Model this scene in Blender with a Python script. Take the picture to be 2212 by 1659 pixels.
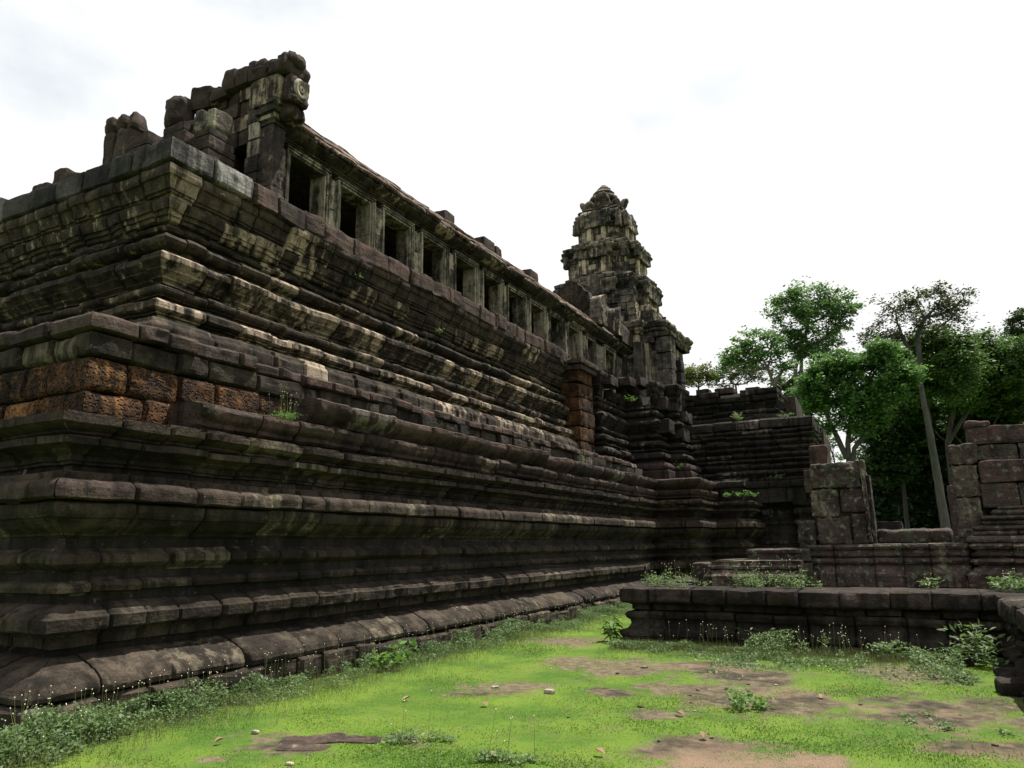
import bpy, math, random
import numpy as np
from mathutils import Matrix, Vector

# ------------------------------------------------------------------ clearing
for o in list(bpy.data.objects):
    bpy.data.objects.remove(o, do_unlink=True)
SC = bpy.context.scene
COL = SC.collection
RNG = random.Random(7)
NR = np.random.default_rng(11)

# ------------------------------------------------------------------ camera
cam_d = bpy.data.cameras.new('camera')
cam = bpy.data.objects.new('camera', cam_d)
COL.objects.link(cam)
F_PX, W_PX = 1600.0, 2212.0
cam_d.sensor_width = 36.0
cam_d.lens = 36.0 * F_PX / W_PX
cam_d.clip_end = 3000.0
cam_d.clip_start = 0.05


def _ray(px, py):
    v = np.array([(px - 1106.0) / F_PX, -(py - 829.5) / F_PX, -1.0])
    return v / np.linalg.norm(v)


_Y = _ray(1980, 1168)                       # the long wall runs towards this vanishing point
_p2 = _ray(980, 1168 + 1000 * 0.0122)       # a second point of the horizon (slight roll)
_up = np.cross(_Y, _p2)
_up /= np.linalg.norm(_up)
if _up[1] < 0:
    _up = -_up
_X = np.cross(_Y, _up)
_R = np.stack([_X, _Y, _up])
M4 = Matrix([[_R[0][0], _R[0][1], _R[0][2], 0.0], [_R[1][0], _R[1][1], _R[1][2], 0.0],
             [_R[2][0], _R[2][1], _R[2][2], 1.6], [0, 0, 0, 1]])
cam.matrix_world = M4
SC.camera = cam

# ------------------------------------------------------------------ world, sun, exposure
SUN_EL = math.radians(69.0)
SUN_AZ = math.atan2(0.50, 0.87)             # from +Y towards +X
world = bpy.data.worlds.new('World')
SC.world = world
world.use_nodes = True
wn, wl = world.node_tree.nodes, world.node_tree.links
wn.clear()
w_out = wn.new('ShaderNodeOutputWorld')
w_bg = wn.new('ShaderNodeBackground')
w_sky = wn.new('ShaderNodeTexSky')
w_sky.sky_type = 'NISHITA'
w_sky.sun_disc = False
w_sky.sun_elevation = SUN_EL
w_sky.sun_rotation = SUN_AZ
w_sky.air_density = 1.0
w_sky.dust_density = 2.0
w_tc = wn.new('ShaderNodeTexCoord')
w_map = wn.new('ShaderNodeMapping')
w_map.inputs['Scale'].default_value = (1.0, 1.0, 1.9)
w_no = wn.new('ShaderNodeTexNoise')
w_no.inputs['Scale'].default_value = 2.1
w_no.inputs['Detail'].default_value = 9.0
w_no.inputs['Roughness'].default_value = 0.55
w_ramp = wn.new('ShaderNodeValToRGB')
w_ramp.color_ramp.elements[0].position = 0.24
w_ramp.color_ramp.elements[0].color = (0, 0, 0, 1)
w_ramp.color_ramp.elements[1].position = 0.42
w_ramp.color_ramp.elements[1].color = (1, 1, 1, 1)
w_mix = wn.new('ShaderNodeMix')
w_mix.data_type = 'RGBA'
w_add = wn.new('ShaderNodeMix')
w_add.data_type = 'RGBA'
w_add.inputs['Factor'].default_value = 0.72
w_add.inputs['B'].default_value = (9.0, 10.0, 10.6, 1)      # thin veil of cloud over the blue
w_mix.inputs['B'].default_value = (10.9, 10.9, 10.8, 1)   # bright cloud
wl.new(w_tc.outputs['Generated'], w_map.inputs['Vector'])
wl.new(w_map.outputs['Vector'], w_no.inputs['Vector'])
wl.new(w_no.outputs['Fac'], w_ramp.inputs['Fac'])
wl.new(w_sky.outputs['Color'], w_add.inputs['A'])
wl.new(w_add.outputs['Result'], w_mix.inputs['A'])
wl.new(w_ramp.outputs['Color'], w_mix.inputs['Factor'])
wl.new(w_mix.outputs['Result'], w_bg.inputs['Color'])
w_bg.inputs['Strength'].default_value = 0.053
wl.new(w_bg.outputs['Background'], w_out.inputs['Surface'])

sun_d = bpy.data.lights.new('sun', 'SUN')
sun_d.energy = 5.0
sun_d.angle = math.radians(0.5)
sun_d.color = (1.0, 0.95, 0.86)
sun = bpy.data.objects.new('sun', sun_d)
COL.objects.link(sun)
_sd = Vector((math.cos(SUN_EL) * math.sin(SUN_AZ), math.cos(SUN_EL) * math.cos(SUN_AZ), math.sin(SUN_EL)))
sun.rotation_euler = _sd.to_track_quat('Z', 'Y').to_euler()
sun.location = (0, 0, 60)

SC.view_settings.view_transform = 'Standard'
SC.view_settings.look = 'None'
SC.view_settings.exposure = 0.90
SC.view_settings.gamma = 1.0
SC.view_settings.use_curve_mapping = False

# ------------------------------------------------------------------ noise helpers (numpy)


def _hash(ix, iy, iz, seed):
    h = (ix.astype(np.int64) * 374761393 + iy.astype(np.int64) * 668265263 + iz.astype(np.int64) * 2147483647 + seed * 1274126177)
    h = (h ^ (h >> 13)) * 1274126177
    h = h ^ (h >> 16)
    return (h & 0xFFFF).astype(np.float64) / 32767.5 - 1.0


def vnoise(p, seed=0):
    p = np.asarray(p, float)
    i = np.floor(p)
    f = p - i
    f = f * f * (3 - 2 * f)
    ix, iy, iz = i[:, 0], i[:, 1], i[:, 2]
    r = 0
    for dx in (0, 1):
        for dy in (0, 1):
            for dz in (0, 1):
                w = (f[:, 0] if dx else 1 - f[:, 0]) * (f[:, 1] if dy else 1 - f[:, 1]) * (f[:, 2] if dz else 1 - f[:, 2])
                r = r + w * _hash(ix + dx, iy + dy, iz + dz, seed)
    return r


def fbm(p, octv=3, seed=0):
    a, s, r = 1.0, 0.0, 0
    p = np.asarray(p, float).copy()
    for k in range(octv):
        r = r + a * vnoise(p, seed + k)
        s += a
        a *= 0.5
        p = p * 2.03 + 17.1
    return r / s


# ------------------------------------------------------------------ mesh builder
ORIGIN = {}


class MB:
    def __init__(self):
        self.v, self.q, self.t, self.qt, self.tt, self.n = [], [], [], [], [], 0
        self.qm, self.tm = [], []

    def add(self, verts, quads=None, tris=None, tone=(0.5, 0.0, 0.0), mat=0):
        verts = np.asarray(verts, float)
        tone = np.asarray(tone, float)
        if quads is not None and len(quads):
            quads = np.asarray(quads, np.int64)
            self.q.append(quads + self.n)
            self.qt.append(tone if tone.ndim == 2 else np.tile(tone, (len(quads), 1)))
            self.qm.append(np.full(len(quads), mat))
        if tris is not None and len(tris):
            tris = np.asarray(tris, np.int64)
            self.t.append(tris + self.n)
            self.tt.append(tone if (tone.ndim == 2 and (quads is None or not len(quads))) else np.tile(tone if tone.ndim == 1 else tone[0], (len(tris), 1)))
            self.tm.append(np.full(len(tris), mat))
        self.v.append(verts)
        self.n += len(verts)

    def mesh(self, name, mats, off, sharp):
        v = np.concatenate(self.v) - np.asarray(off)
        q = np.concatenate(self.q) if self.q else np.zeros((0, 4), np.int64)
        t = np.concatenate(self.t) if self.t else np.zeros((0, 3), np.int64)
        tone = np.concatenate([x for x in (self.qt + self.tt)])
        mi = np.concatenate([x for x in (self.qm + self.tm)])
        me = bpy.data.meshes.new(name)
        me.vertices.add(len(v))
        me.vertices.foreach_set('co', v.astype(np.float32).ravel())
        nl = q.size + t.size
        me.loops.add(nl)
        me.loops.foreach_set('vertex_index', np.concatenate([q.ravel(), t.ravel()]).astype(np.int32))
        me.polygons.add(len(q) + len(t))
        st = np.concatenate([np.arange(len(q)) * 4, q.size + np.arange(len(t)) * 3]).astype(np.int32)
        me.polygons.foreach_set('loop_start', st)
        me.update(calc_edges=True)
        me.validate()
        a = me.attributes.new('tone', 'FLOAT_VECTOR', 'FACE')
        if len(me.polygons) == len(tone):
            a.data.foreach_set('vector', tone.astype(np.float32).ravel())
        for m in mats:
            me.materials.append(m)
        if len(mats) > 1 and len(me.polygons) == len(mi):
            me.polygons.foreach_set('material_index', mi.astype(np.int32))
        if sharp is not None:
            me.shade_smooth()
            me.set_sharp_from_angle(angle=math.radians(sharp))
        return me

    def build(self, name, mat, parent=None, sharp=42):
        mats = mat if isinstance(mat, (list, tuple)) else [mat]
        if parent is not None:
            off = ORIGIN[parent.name]
        else:
            v = np.concatenate(self.v)
            off = np.array([(v[:, 0].min() + v[:, 0].max()) / 2, (v[:, 1].min() + v[:, 1].max()) / 2, v[:, 2].min()])
        me = self.mesh(name, mats, off, sharp)
        o = bpy.data.objects.new(name, me)
        COL.objects.link(o)
        ORIGIN[o.name] = off
        if parent is not None:
            o.parent = parent
        else:
            o.location = off
        return o


def tag(o, label=None, cat=None, group=None, kind=None):
    if label:
        o['label'] = label
    if cat:
        o['category'] = cat
    if group:
        o['group'] = group
    if kind:
        o['kind'] = kind
    return o


def thing(name, label, cat, loc, group=None):
    o = bpy.data.objects.new(name, None)
    COL.objects.link(o)
    o.location = loc
    o.empty_display_size = 0.3
    ORIGIN[o.name] = np.array(loc, float)
    return tag(o, label, cat, group)


# ------------------------------------------------------------------ materials


def nmix(nt, a, b, f, blend='MIX'):
    m = nt.nodes.new('ShaderNodeMix')
    m.data_type = 'RGBA'
    m.blend_type = blend
    for key, val in (('A', a), ('B', b), ('Factor', f)):
        s = m.inputs[key]
        if isinstance(val, (int, float)):
            s.default_value = val
        elif isinstance(val, tuple):
            s.default_value = val + (1.0,) if len(val) == 3 else val
        else:
            nt.links.new(val, s)
    return m.outputs['Result']


def nmath(nt, op, a, b=0.0, clamp=False):
    m = nt.nodes.new('ShaderNodeMath')
    m.operation = op
    m.use_clamp = clamp
    for k, val in enumerate((a, b)):
        if isinstance(val, (int, float)):
            m.inputs[k].default_value = val
        else:
            nt.links.new(val, m.inputs[k])
    return m.outputs[0]


def nnoise(nt, vec, scale, detail=4.0, rough=0.55):
    n = nt.nodes.new('ShaderNodeTexNoise')
    n.inputs['Scale'].default_value = scale
    n.inputs['Detail'].default_value = detail
    n.inputs['Roughness'].default_value = rough
    nt.links.new(vec, n.inputs['Vector'])
    return n.outputs['Fac']


def nramp(nt, fac, p0, p1):
    r = nt.nodes.new('ShaderNodeMapRange')
    r.interpolation_type = 'SMOOTHSTEP'
    r.inputs['From Min'].default_value = p0
    r.inputs['From Max'].default_value = p1
    nt.links.new(fac, r.inputs['Value'])
    return r.outputs['Result']


def nscale(nt, vec, sc):
    m = nt.nodes.new('ShaderNodeMapping')
    m.inputs['Scale'].default_value = sc
    nt.links.new(vec, m.inputs['Vector'])
    return m.outputs['Vector']


def new_mat(name):
    m = bpy.data.materials.new(name)
    m.use_nodes = True
    nt = m.node_tree
    nt.nodes.clear()
    out = nt.nodes.new('ShaderNodeOutputMaterial')
    bs = nt.nodes.new('ShaderNodeBsdfPrincipled')
    nt.links.new(bs.outputs[0], out.inputs['Surface'])
    geo = nt.nodes.new('ShaderNodeNewGeometry')
    at = nt.nodes.new('ShaderNodeAttribute')
    at.attribute_name = 'tone'
    sp = nt.nodes.new('ShaderNodeSeparateXYZ')
    nt.links.new(at.outputs['Vector'], sp.inputs[0])
    return m, nt, out, bs, geo.outputs['Position'], sp.outputs


def stone(name, dark, mid, light, light_at=0.62, streak=0.55, lichen=(0.3, 0.3, 0.24), lichen_amt=0.35,
          lichen_at=0.64, purple=(0.085, 0.052, 0.050), bump=0.5, pits=0.0, moss=None, moss_at=0.6, level=0.63):
    """Weathered stone. tone.x = brightness of the block, tone.y = how fresh (pale) it is, tone.z = purple bare stone."""
    m, nt, out, bs, pos, tn = new_mat(name)
    n_big = nnoise(nt, pos, 0.9, 6.0, 0.62)
    n_med = nnoise(nt, pos, 4.5, 5.0, 0.6)
    n_fine = nnoise(nt, pos, 34.0, 4.0, 0.7)
    n_str = nnoise(nt, nscale(nt, pos, (3.2, 3.2, 0.28)), 1.6, 5.0, 0.62)
    n_str2 = nnoise(nt, nscale(nt, pos, (5.0, 5.0, 0.75)), 1.3, 4.0, 0.62)
    base = nmix(nt, dark, mid, nramp(nt, nmath(nt, 'ADD', n_big, nmath(nt, 'MULTIPLY', nmath(nt, 'SUBTRACT', n_med, 0.5), 0.5)), 0.38, 0.64))
    base = nmix(nt, base, purple, nmath(nt, 'MULTIPLY', tn[2], nramp(nt, n_med, 0.25, 0.6)))
    # pale unweathered patches, mostly per block and in runs down the face
    lf = nmath(nt, 'ADD', nmath(nt, 'MULTIPLY', n_str2, 0.76), nmath(nt, 'MULTIPLY', n_med, 0.24))
    lf = nmath(nt, 'ADD', lf, nmath(nt, 'MULTIPLY', tn[1], 0.27))
    base = nmix(nt, base, light, nmath(nt, 'MULTIPLY', nramp(nt, lf, light_at, light_at + 0.13), 0.85))
    # black algae running down
    base = nmix(nt, base, tuple(c * 0.32 for c in dark), nmath(nt, 'MULTIPLY', nramp(nt, n_str, 0.47, 0.66), streak))
    if moss:
        base = nmix(nt, base, moss, nmath(nt, 'MULTIPLY', nramp(nt, nnoise(nt, pos, 2.3, 6.0, 0.65), moss_at, moss_at + 0.12), 0.75))
    base = nmix(nt, base, lichen, nmath(nt, 'MULTIPLY', nramp(nt, nnoise(nt, pos, 11.0, 3.0, 0.6), lichen_at, lichen_at + 0.07), lichen_amt))
    val = nmath(nt, 'MULTIPLY', nmath(nt, 'ADD', 0.58 * level, nmath(nt, 'MULTIPLY', tn[0], 0.84 * level)),
                nmath(nt, 'ADD', 0.58, nmath(nt, 'MULTIPLY', nramp(nt, nmath(nt, 'ADD', nmath(nt, 'MULTIPLY', n_fine, 0.6), nmath(nt, 'MULTIPLY', n_med, 0.4)), 0.3, 0.7), 0.84)))
    hsv = nt.nodes.new('ShaderNodeHueSaturation')
    nt.links.new(val, hsv.inputs['Value'])
    nt.links.new(base, hsv.inputs['Color'])
    nt.links.new(hsv.outputs['Color'], bs.inputs['Base Color'])
    bs.inputs['Roughness'].default_value = 0.93
    bs.inputs['Specular IOR Level'].default_value = 0.18
    h = nmath(nt, 'ADD', nmath(nt, 'MULTIPLY', n_fine, 0.35), nmath(nt, 'MULTIPLY', nnoise(nt, pos, 9.0, 6.0, 0.65), 1.0))
    # fine bedding lines in the sandstone
    h = nmath(nt, 'ADD', h, nmath(nt, 'MULTIPLY', nnoise(nt, nscale(nt, pos, (1.5, 1.5, 22.0)), 1.0, 3.0, 0.5), 0.45))
    if pits:
        v = nt.nodes.new('ShaderNodeTexVoronoi')
        v.inputs['Scale'].default_value = 26.0
        nt.links.new(pos, v.inputs['Vector'])
        h = nmath(nt, 'ADD', h, nmath(nt, 'MULTIPLY', nramp(nt, v.outputs['Distance'], 0.05, 0.5), pits))
    b = nt.nodes.new('ShaderNodeBump')
    b.inputs['Strength'].default_value = bump
    b.inputs['Distance'].default_value = 0.05
    nt.links.new(h, b.inputs['Height'])
    nt.links.new(b.outputs[0], bs.inputs['Normal'])
    return m


M_LOW = stone('dark_weathered_sandstone', (0.026, 0.021, 0.0155), (0.070, 0.057, 0.041), (0.19, 0.16, 0.115), light_at=0.655,
              streak=0.75, lichen=(0.16, 0.15, 0.11), lichen_amt=0.4, lichen_at=0.64, bump=0.8, moss=(0.062, 0.047, 0.018), moss_at=0.60, purple=(0.088, 0.055, 0.049))
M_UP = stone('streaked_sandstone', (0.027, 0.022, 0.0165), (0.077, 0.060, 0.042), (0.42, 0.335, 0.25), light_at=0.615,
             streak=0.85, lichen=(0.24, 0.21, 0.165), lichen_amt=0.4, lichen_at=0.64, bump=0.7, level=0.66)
M_GAL = stone('pale_gallery_sandstone', (0.040, 0.036, 0.031), (0.155, 0.138, 0.112), (0.36, 0.315, 0.245), light_at=0.59,
              streak=0.62, lichen=(0.26, 0.245, 0.205), lichen_amt=0.3, bump=0.7, level=0.74)
M_TOW = stone('tower_sandstone', (0.030, 0.028, 0.025), (0.15, 0.130, 0.104), (0.40, 0.335, 0.245), light_at=0.565,
              streak=0.85, lichen=(0.24, 0.24, 0.20), lichen_amt=0.35, lichen_at=0.62, bump=0.8, level=0.95)
M_ROOF = stone('red_brown_roof_stone', (0.085, 0.060, 0.048), (0.15, 0.106, 0.084), (0.24, 0.185, 0.14), light_at=0.66,
               streak=0.5, lichen=(0.2, 0.17, 0.14), lichen_amt=0.3, bump=0.7, level=0.74)
M_CAP = stone('purple_brown_cap_stone', (0.033, 0.027, 0.023), (0.069, 0.054, 0.045), (0.21, 0.185, 0.16), light_at=0.66,
              streak=0.6, lichen=(0.18, 0.165, 0.14), lichen_amt=0.4, bump=0.7, purple=(0.098, 0.060, 0.047))
M_CAPG = stone('grey_cap_stone', (0.030, 0.029, 0.027), (0.075, 0.072, 0.068), (0.25, 0.24, 0.225), light_at=0.62,
               streak=0.85, lichen=(0.2, 0.19, 0.17), lichen_amt=0.3, bump=0.7)
M_LAT = stone('pitted_orange_laterite', (0.034, 0.020, 0.012), (0.135, 0.062, 0.024), (0.31, 0.158, 0.06), light_at=0.62,
              streak=0.9, lichen=(0.24, 0.115, 0.04), lichen_amt=0.5, lichen_at=0.57, bump=1.0, pits=1.6)
M_PROJ = stone('black_weathered_sandstone', (0.020, 0.0175, 0.0155), (0.045, 0.038, 0.032), (0.19, 0.17, 0.14), light_at=0.69,
               streak=0.8, lichen=(0.13, 0.13, 0.11), lichen_amt=0.35, lichen_at=0.65, bump=0.7)
M_PAV = stone('mossy_carved_sandstone', (0.036, 0.030, 0.025), (0.085, 0.070, 0.055), (0.24, 0.22, 0.16), light_at=0.68,
              streak=0.65, lichen=(0.19, 0.215, 0.155), lichen_amt=0.55, lichen_at=0.575, bump=1.0, level=.82, moss=(0.066, 0.080, 0.050), moss_at=0.545,
              purple=(0.075, 0.046, 0.041))
M_FRONT = stone('dark_mossy_terrace_stone', (0.023, 0.020, 0.0165), (0.054, 0.046, 0.037), (0.19, 0.155, 0.11), light_at=0.70,
                streak=0.75, lichen=(0.10, 0.11, 0.07), lichen_amt=0.45, lichen_at=0.62, bump=0.9, moss=(0.05, 0.044, 0.018), moss_at=0.59)
M_CORE = stone('rubble_core', (0.02, 0.018, 0.016), (0.042, 0.036, 0.031), (0.10, 0.085, 0.07), light_at=0.8, bump=0.4)


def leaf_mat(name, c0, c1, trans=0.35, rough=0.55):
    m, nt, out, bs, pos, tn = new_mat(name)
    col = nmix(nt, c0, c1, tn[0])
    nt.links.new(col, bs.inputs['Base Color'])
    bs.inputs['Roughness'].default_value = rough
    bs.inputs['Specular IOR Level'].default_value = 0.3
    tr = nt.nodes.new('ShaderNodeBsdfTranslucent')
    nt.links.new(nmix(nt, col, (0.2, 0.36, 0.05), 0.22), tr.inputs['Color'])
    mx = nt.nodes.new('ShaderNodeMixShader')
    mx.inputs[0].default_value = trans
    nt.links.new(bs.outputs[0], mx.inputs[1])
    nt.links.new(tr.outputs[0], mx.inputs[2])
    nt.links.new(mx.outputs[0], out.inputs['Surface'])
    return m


def bark_mat(name, c0, c1):
    m, nt, out, bs, pos, tn = new_mat(name)
    n = nnoise(nt, nscale(nt, pos, (1.0, 1.0, 0.35)), 1.6, 6.0, 0.65)
    nt.links.new(nmix(nt, c0, c1, nramp(nt, n, 0.35, 0.65)), bs.inputs['Base Color'])
    bs.inputs['Roughness'].default_value = 0.95
    return m


# ------------------------------------------------------------------ stone builders


def subdiv_profile(prof, step):
    out = [prof[0]]
    for a, b in zip(prof[:-1], prof[1:]):
        L = math.hypot(b[0] - a[0], b[1] - a[1])
        n = max(1, int(math.ceil(L / step)))
        for k in range(1, n + 1):
            out.append((a[0] + (b[0] - a[0]) * k / n, a[1] + (b[1] - a[1]) * k / n))
    return np.array(out)


def sweep(mb, P, t, nrm, prof, s0, s1, kA, kB, ds, tone, rough=0.012, back=0.35, gap=0.02, jd=0.0, jz=0.0, tilt=0.0, seed=0, carve=0.0):
    """One stone: the moulding profile swept from s0 to s1 along t; kA/kB mitre the ends (+1 outer, -1 inner corner)."""
    L = s1 - s0
    if L < 0.03:
        return
    n = max(2, int(math.ceil(L / ds)))
    us = np.linspace(0, 1, n + 1)
    e = min(0.03 / L, 0.25)
    us = np.unique(np.concatenate([[0, e], us[(us > e * 1.3) & (us < 1 - e * 1.3)], [1 - e, 1]]))
    d, z = prof[:, 0], prof[:, 1]
    m = len(prof)
    sA, sB = s0 - kA * d, s1 + kB * d
    U = us[:, None]
    S = sA[None, :] + U * (sB - sA)[None, :]
    inset = np.zeros(len(us))
    if kA == 0:
        inset[0] = gap * RNG.uniform(.6, 2.0)
    if kB == 0:
        inset[-1] = gap * RNG.uniform(.6, 2.0)
    D = np.repeat(d[None, :], len(us), 0) - inset[:, None] + jd + tilt * (U - 0.5)
    Z = np.repeat(z[None, :], len(us), 0) + jz
    P = np.asarray(P, float)
    t3 = np.array([t[0], t[1], 0.0])
    n3 = np.array([nrm[0], nrm[1], 0.0])
    pts = P[None, None, :] + S[..., None] * t3 + D[..., None] * n3
    pts[..., 2] += Z
    flat = pts.reshape(-1, 3)
    if rough > 0:
        a = fbm(flat * 3.1, 3, seed)
        c = vnoise(flat * 11.0, seed + 9)
        chip = np.maximum(0, fbm(flat * 2.2 + 31.0, 3, seed + 5) - 0.30)
        fl = np.floor(fbm(flat * np.array([2.6, 2.6, 5.0]) + 3.3, 3, seed + 2) * 4.0) / 4.0
        dn = rough * (0.7 * a + 0.45 * c + 0.9 * fl) - chip * rough * 9.0
        if carve:
            dn = dn + carve * np.sign(vnoise(flat * 21.0, 77)) * np.abs(vnoise(flat * 21.0, 77)) ** 0.5
        flat = flat + dn[:, None] * n3
        flat[:, 2] += rough * 0.6 * vnoise(flat * 3.7 + 9.0, seed + 3)
    pts = flat.reshape(len(us), m, 3)
    dback = min(d.min() - 0.02, d.max() - back)
    bS = np.stack([s0 - kA * dback + us * ((s1 + kB * dback) - (s0 - kA * dback))], 1)
    # end caps: quads from each profile point back to the back plane
    nv = len(us) * m
    idx = np.arange(nv).reshape(len(us), m)
    q = np.stack([idx[:-1, :-1], idx[1:, :-1], idx[1:, 1:], idx[:-1, 1:]], -1).reshape(-1, 4)
    verts = [pts.reshape(-1, 3)]
    quads = [q]
    base = nv
    for end, k, uu in ((0, kA, 0), (-1, kB, 1)):
        if k != 0:
            continue
        bp = P + float(bS[end][0]) * t3 + (dback + jd) * n3
        bv = np.repeat(bp[None, :], m, 0)
        bv[:, 2] = pts[end][:, 2]
        verts.append(bv)
        bi = base + np.arange(m)
        fi = idx[end]
        cq = np.stack([fi[:-1], fi[1:], bi[1:], bi[:-1]], -1) if end == 0 else np.stack([fi[1:], fi[:-1], bi[:-1], bi[1:]], -1)
        quads.append(cq)
        base += m
    mb.add(np.concatenate(verts), quads=np.concatenate(quads), tone=tone)


def corner_k(pts, i, closed):
    n = len(pts)
    if not closed and (i == 0 or i == n - 1):
        return 0
    a, b, c = pts[(i - 1) % n], pts[i], pts[(i + 1) % n]
    cr = (b[0] - a[0]) * (c[1] - b[1]) - (b[1] - a[1]) * (c[0] - b[0])
    return 1 if cr > 0 else -1


def run(mb, prof, pts, closed=False, blk=(0.55, 1.1), ds=0.12, rough=0.012, zbase=0.0, joints=True, fresh=0.12, purple=0.0,
        jit=0.012, seed=0, step=0.05, back=0.35, miss=0.0, rng=None, dshift=0.0, carve=0.0, bright=0.0, gap=0.022, ffall=(.35, 1.0), force=None):
    """A course of stones along a plan polyline (outside on the right of the travel)."""
    rng = rng or RNG
    prof = subdiv_profile([(a + dshift, b) for a, b in prof], step)
    n = len(pts)
    segs = range(n) if closed else range(n - 1)
    for i in segs:
        a, b = pts[i], pts[(i + 1) % n]
        L = math.hypot(b[0] - a[0], b[1] - a[1])
        if L < 1e-4:
            continue
        t = ((b[0] - a[0]) / L, (b[1] - a[1]) / L)
        nr = (t[1], -t[0])
        kA, kB = corner_k(pts, i, closed), corner_k(pts, (i + 1) % n, closed)
        cuts = [0.0]
        if joints:
            s = 0.0
            while True:
                s += rng.uniform(*blk)
                if s > L - blk[0] * 0.6:
                    break
                cuts.append(s)
        cuts.append(L)
        for j in range(len(cuts) - 1):
            first, last = j == 0, j == len(cuts) - 2
            if miss and rng.random() < miss and not (first or last):
                continue
            fr = 0.0
            if rng.random() < fresh:
                fr = rng.uniform(*ffall)
            if force and (i, j) in force:
                fr = force[(i, j)]
            tone = (min(1, max(0, rng.gauss(0.5 + bright, 0.2))), fr, purple * rng.uniform(0.4, 1.0))
            mitre = (first and kA) or (last and kB)
            sweep(mb, (a[0], a[1], zbase), t, nr, prof, cuts[j] + (0 if first and kA else 0.004), cuts[j + 1] - (0 if last and kB else 0.004),
                  kA if first else 0, kB if last else 0, ds, tone, rough, back, gap,
                  0 if mitre else (rng.gauss(0, jit) - (.045 if rng.random() < .035 else 0)), 0 if mitre else rng.gauss(0, jit * 0.45), 0 if mitre else rng.gauss(0, jit * 1.2), seed, carve)


def box(mb, x0, x1, y0, y1, z0, z1, tone=(0.5, 0, 0)):
    v = [(x0, y0, z0), (x1, y0, z0), (x1, y1, z0), (x0, y1, z0), (x0, y0, z1), (x1, y0, z1), (x1, y1, z1), (x0, y1, z1)]
    f = [(0, 3, 2, 1), (4, 5, 6, 7), (0, 1, 5, 4), (1, 2, 6, 5), (2, 3, 7, 6), (3, 0, 4, 7)]
    mb.add(v, quads=f, tone=tone)


def rock(mb, c, size, rotz=0.0, tilt=(0, 0), r=0.05, rough=0.02, step=0.09, tone=None, seed=None, taper=0.0, carve=0.0, nmin=2):
    """A stone block: rounded box, worn by noise. c = centre of its base."""
    seed = RNG.randint(0, 9999) if seed is None else seed
    h = np.array(size, float) / 2
    r = min(r, h.min() * 0.9)
    ns = [max(nmin, int(math.ceil(s / step))) for s in size]
    V, Q = [], []
    cnt = 0
    for ax in range(3):
        a1, a2 = (ax + 1) % 3, (ax + 2) % 3
        for sg in (-1, 1):
            n1, n2 = ns[a1], ns[a2]
            g1 = np.linspace(-1, 1, n1 + 1)
            g2 = np.linspace(-1, 1, n2 + 1)
            A, B = np.meshgrid(g1, g2, indexing='ij')
            p = np.zeros((n1 + 1, n2 + 1, 3))
            p[..., ax] = sg * h[ax]
            p[..., a1] = A * h[a1]
            p[..., a2] = B * h[a2]
            V.append(p.reshape(-1, 3))
            idx = cnt + np.arange((n1 + 1) * (n2 + 1)).reshape(n1 + 1, n2 + 1)
            q = np.stack([idx[:-1, :-1], idx[1:, :-1], idx[1:, 1:], idx[:-1, 1:]], -1).reshape(-1, 4)
            if sg < 0:
                q = q[:, ::-1]
            Q.append(q)
            cnt += (n1 + 1) * (n2 + 1)
    v = np.concatenate(V)
    q = np.concatenate(Q)
    inn = np.clip(v, -(h - r), h - r)
    dv = v - inn
    ln = np.linalg.norm(dv, axis=1, keepdims=True)
    ln[ln == 0] = 1
    nrm = dv / ln
    v = inn + nrm * r
    w = v + np.array(c) + seed * 0.37
    dsp = rough * (1.3 * fbm(w * 2.6, 3, seed % 50) + 0.5 * vnoise(w * 12.0, 3)) - np.maximum(0, fbm(w * 2.0 + 5, 2, 8) - 0.3) * rough * 5
    if carve:
        cc = vnoise((v + np.array(c)) * 17.0, 77)
        dsp = dsp + carve * np.sign(cc) * np.abs(cc) ** 0.5
    v = v + nrm * dsp[:, None]
    if taper:
        k = 1 - taper * (v[:, 2] / (2 * h[2]) + 0.5)
        v[:, 0] *= k
        v[:, 1] *= k
    cx_, sx_ = math.cos(tilt[0]), math.sin(tilt[0])
    y, z = v[:, 1] * cx_ - v[:, 2] * sx_, v[:, 1] * sx_ + v[:, 2] * cx_
    v[:, 1], v[:, 2] = y, z
    cy_, sy_ = math.cos(tilt[1]), math.sin(tilt[1])
    x, z = v[:, 0] * cy_ + v[:, 2] * sy_, -v[:, 0] * sy_ + v[:, 2] * cy_
    v[:, 0], v[:, 2] = x, z
    cz_, sz_ = math.cos(rotz), math.sin(rotz)
    x, y = v[:, 0] * cz_ - v[:, 1] * sz_, v[:, 0] * sz_ + v[:, 1] * cz_
    v[:, 0], v[:, 1] = x, y
    v = v + np.array([c[0], c[1], c[2] + h[2]])
    if tone is None:
        tone = (min(1, max(0, RNG.gauss(0.5, 0.2))), RNG.uniform(0.3, 1) if RNG.random() < 0.15 else 0.0, RNG.uniform(0, 0.5))
    mb.add(v, quads=q, tone=tone)


def rbox(mb, x0, x1, y0, y1, z0, z1, **kw):
    rock(mb, ((x0 + x1) / 2, (y0 + y1) / 2, z0), (x1 - x0, y1 - y0, z1 - z0), **kw)


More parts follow.
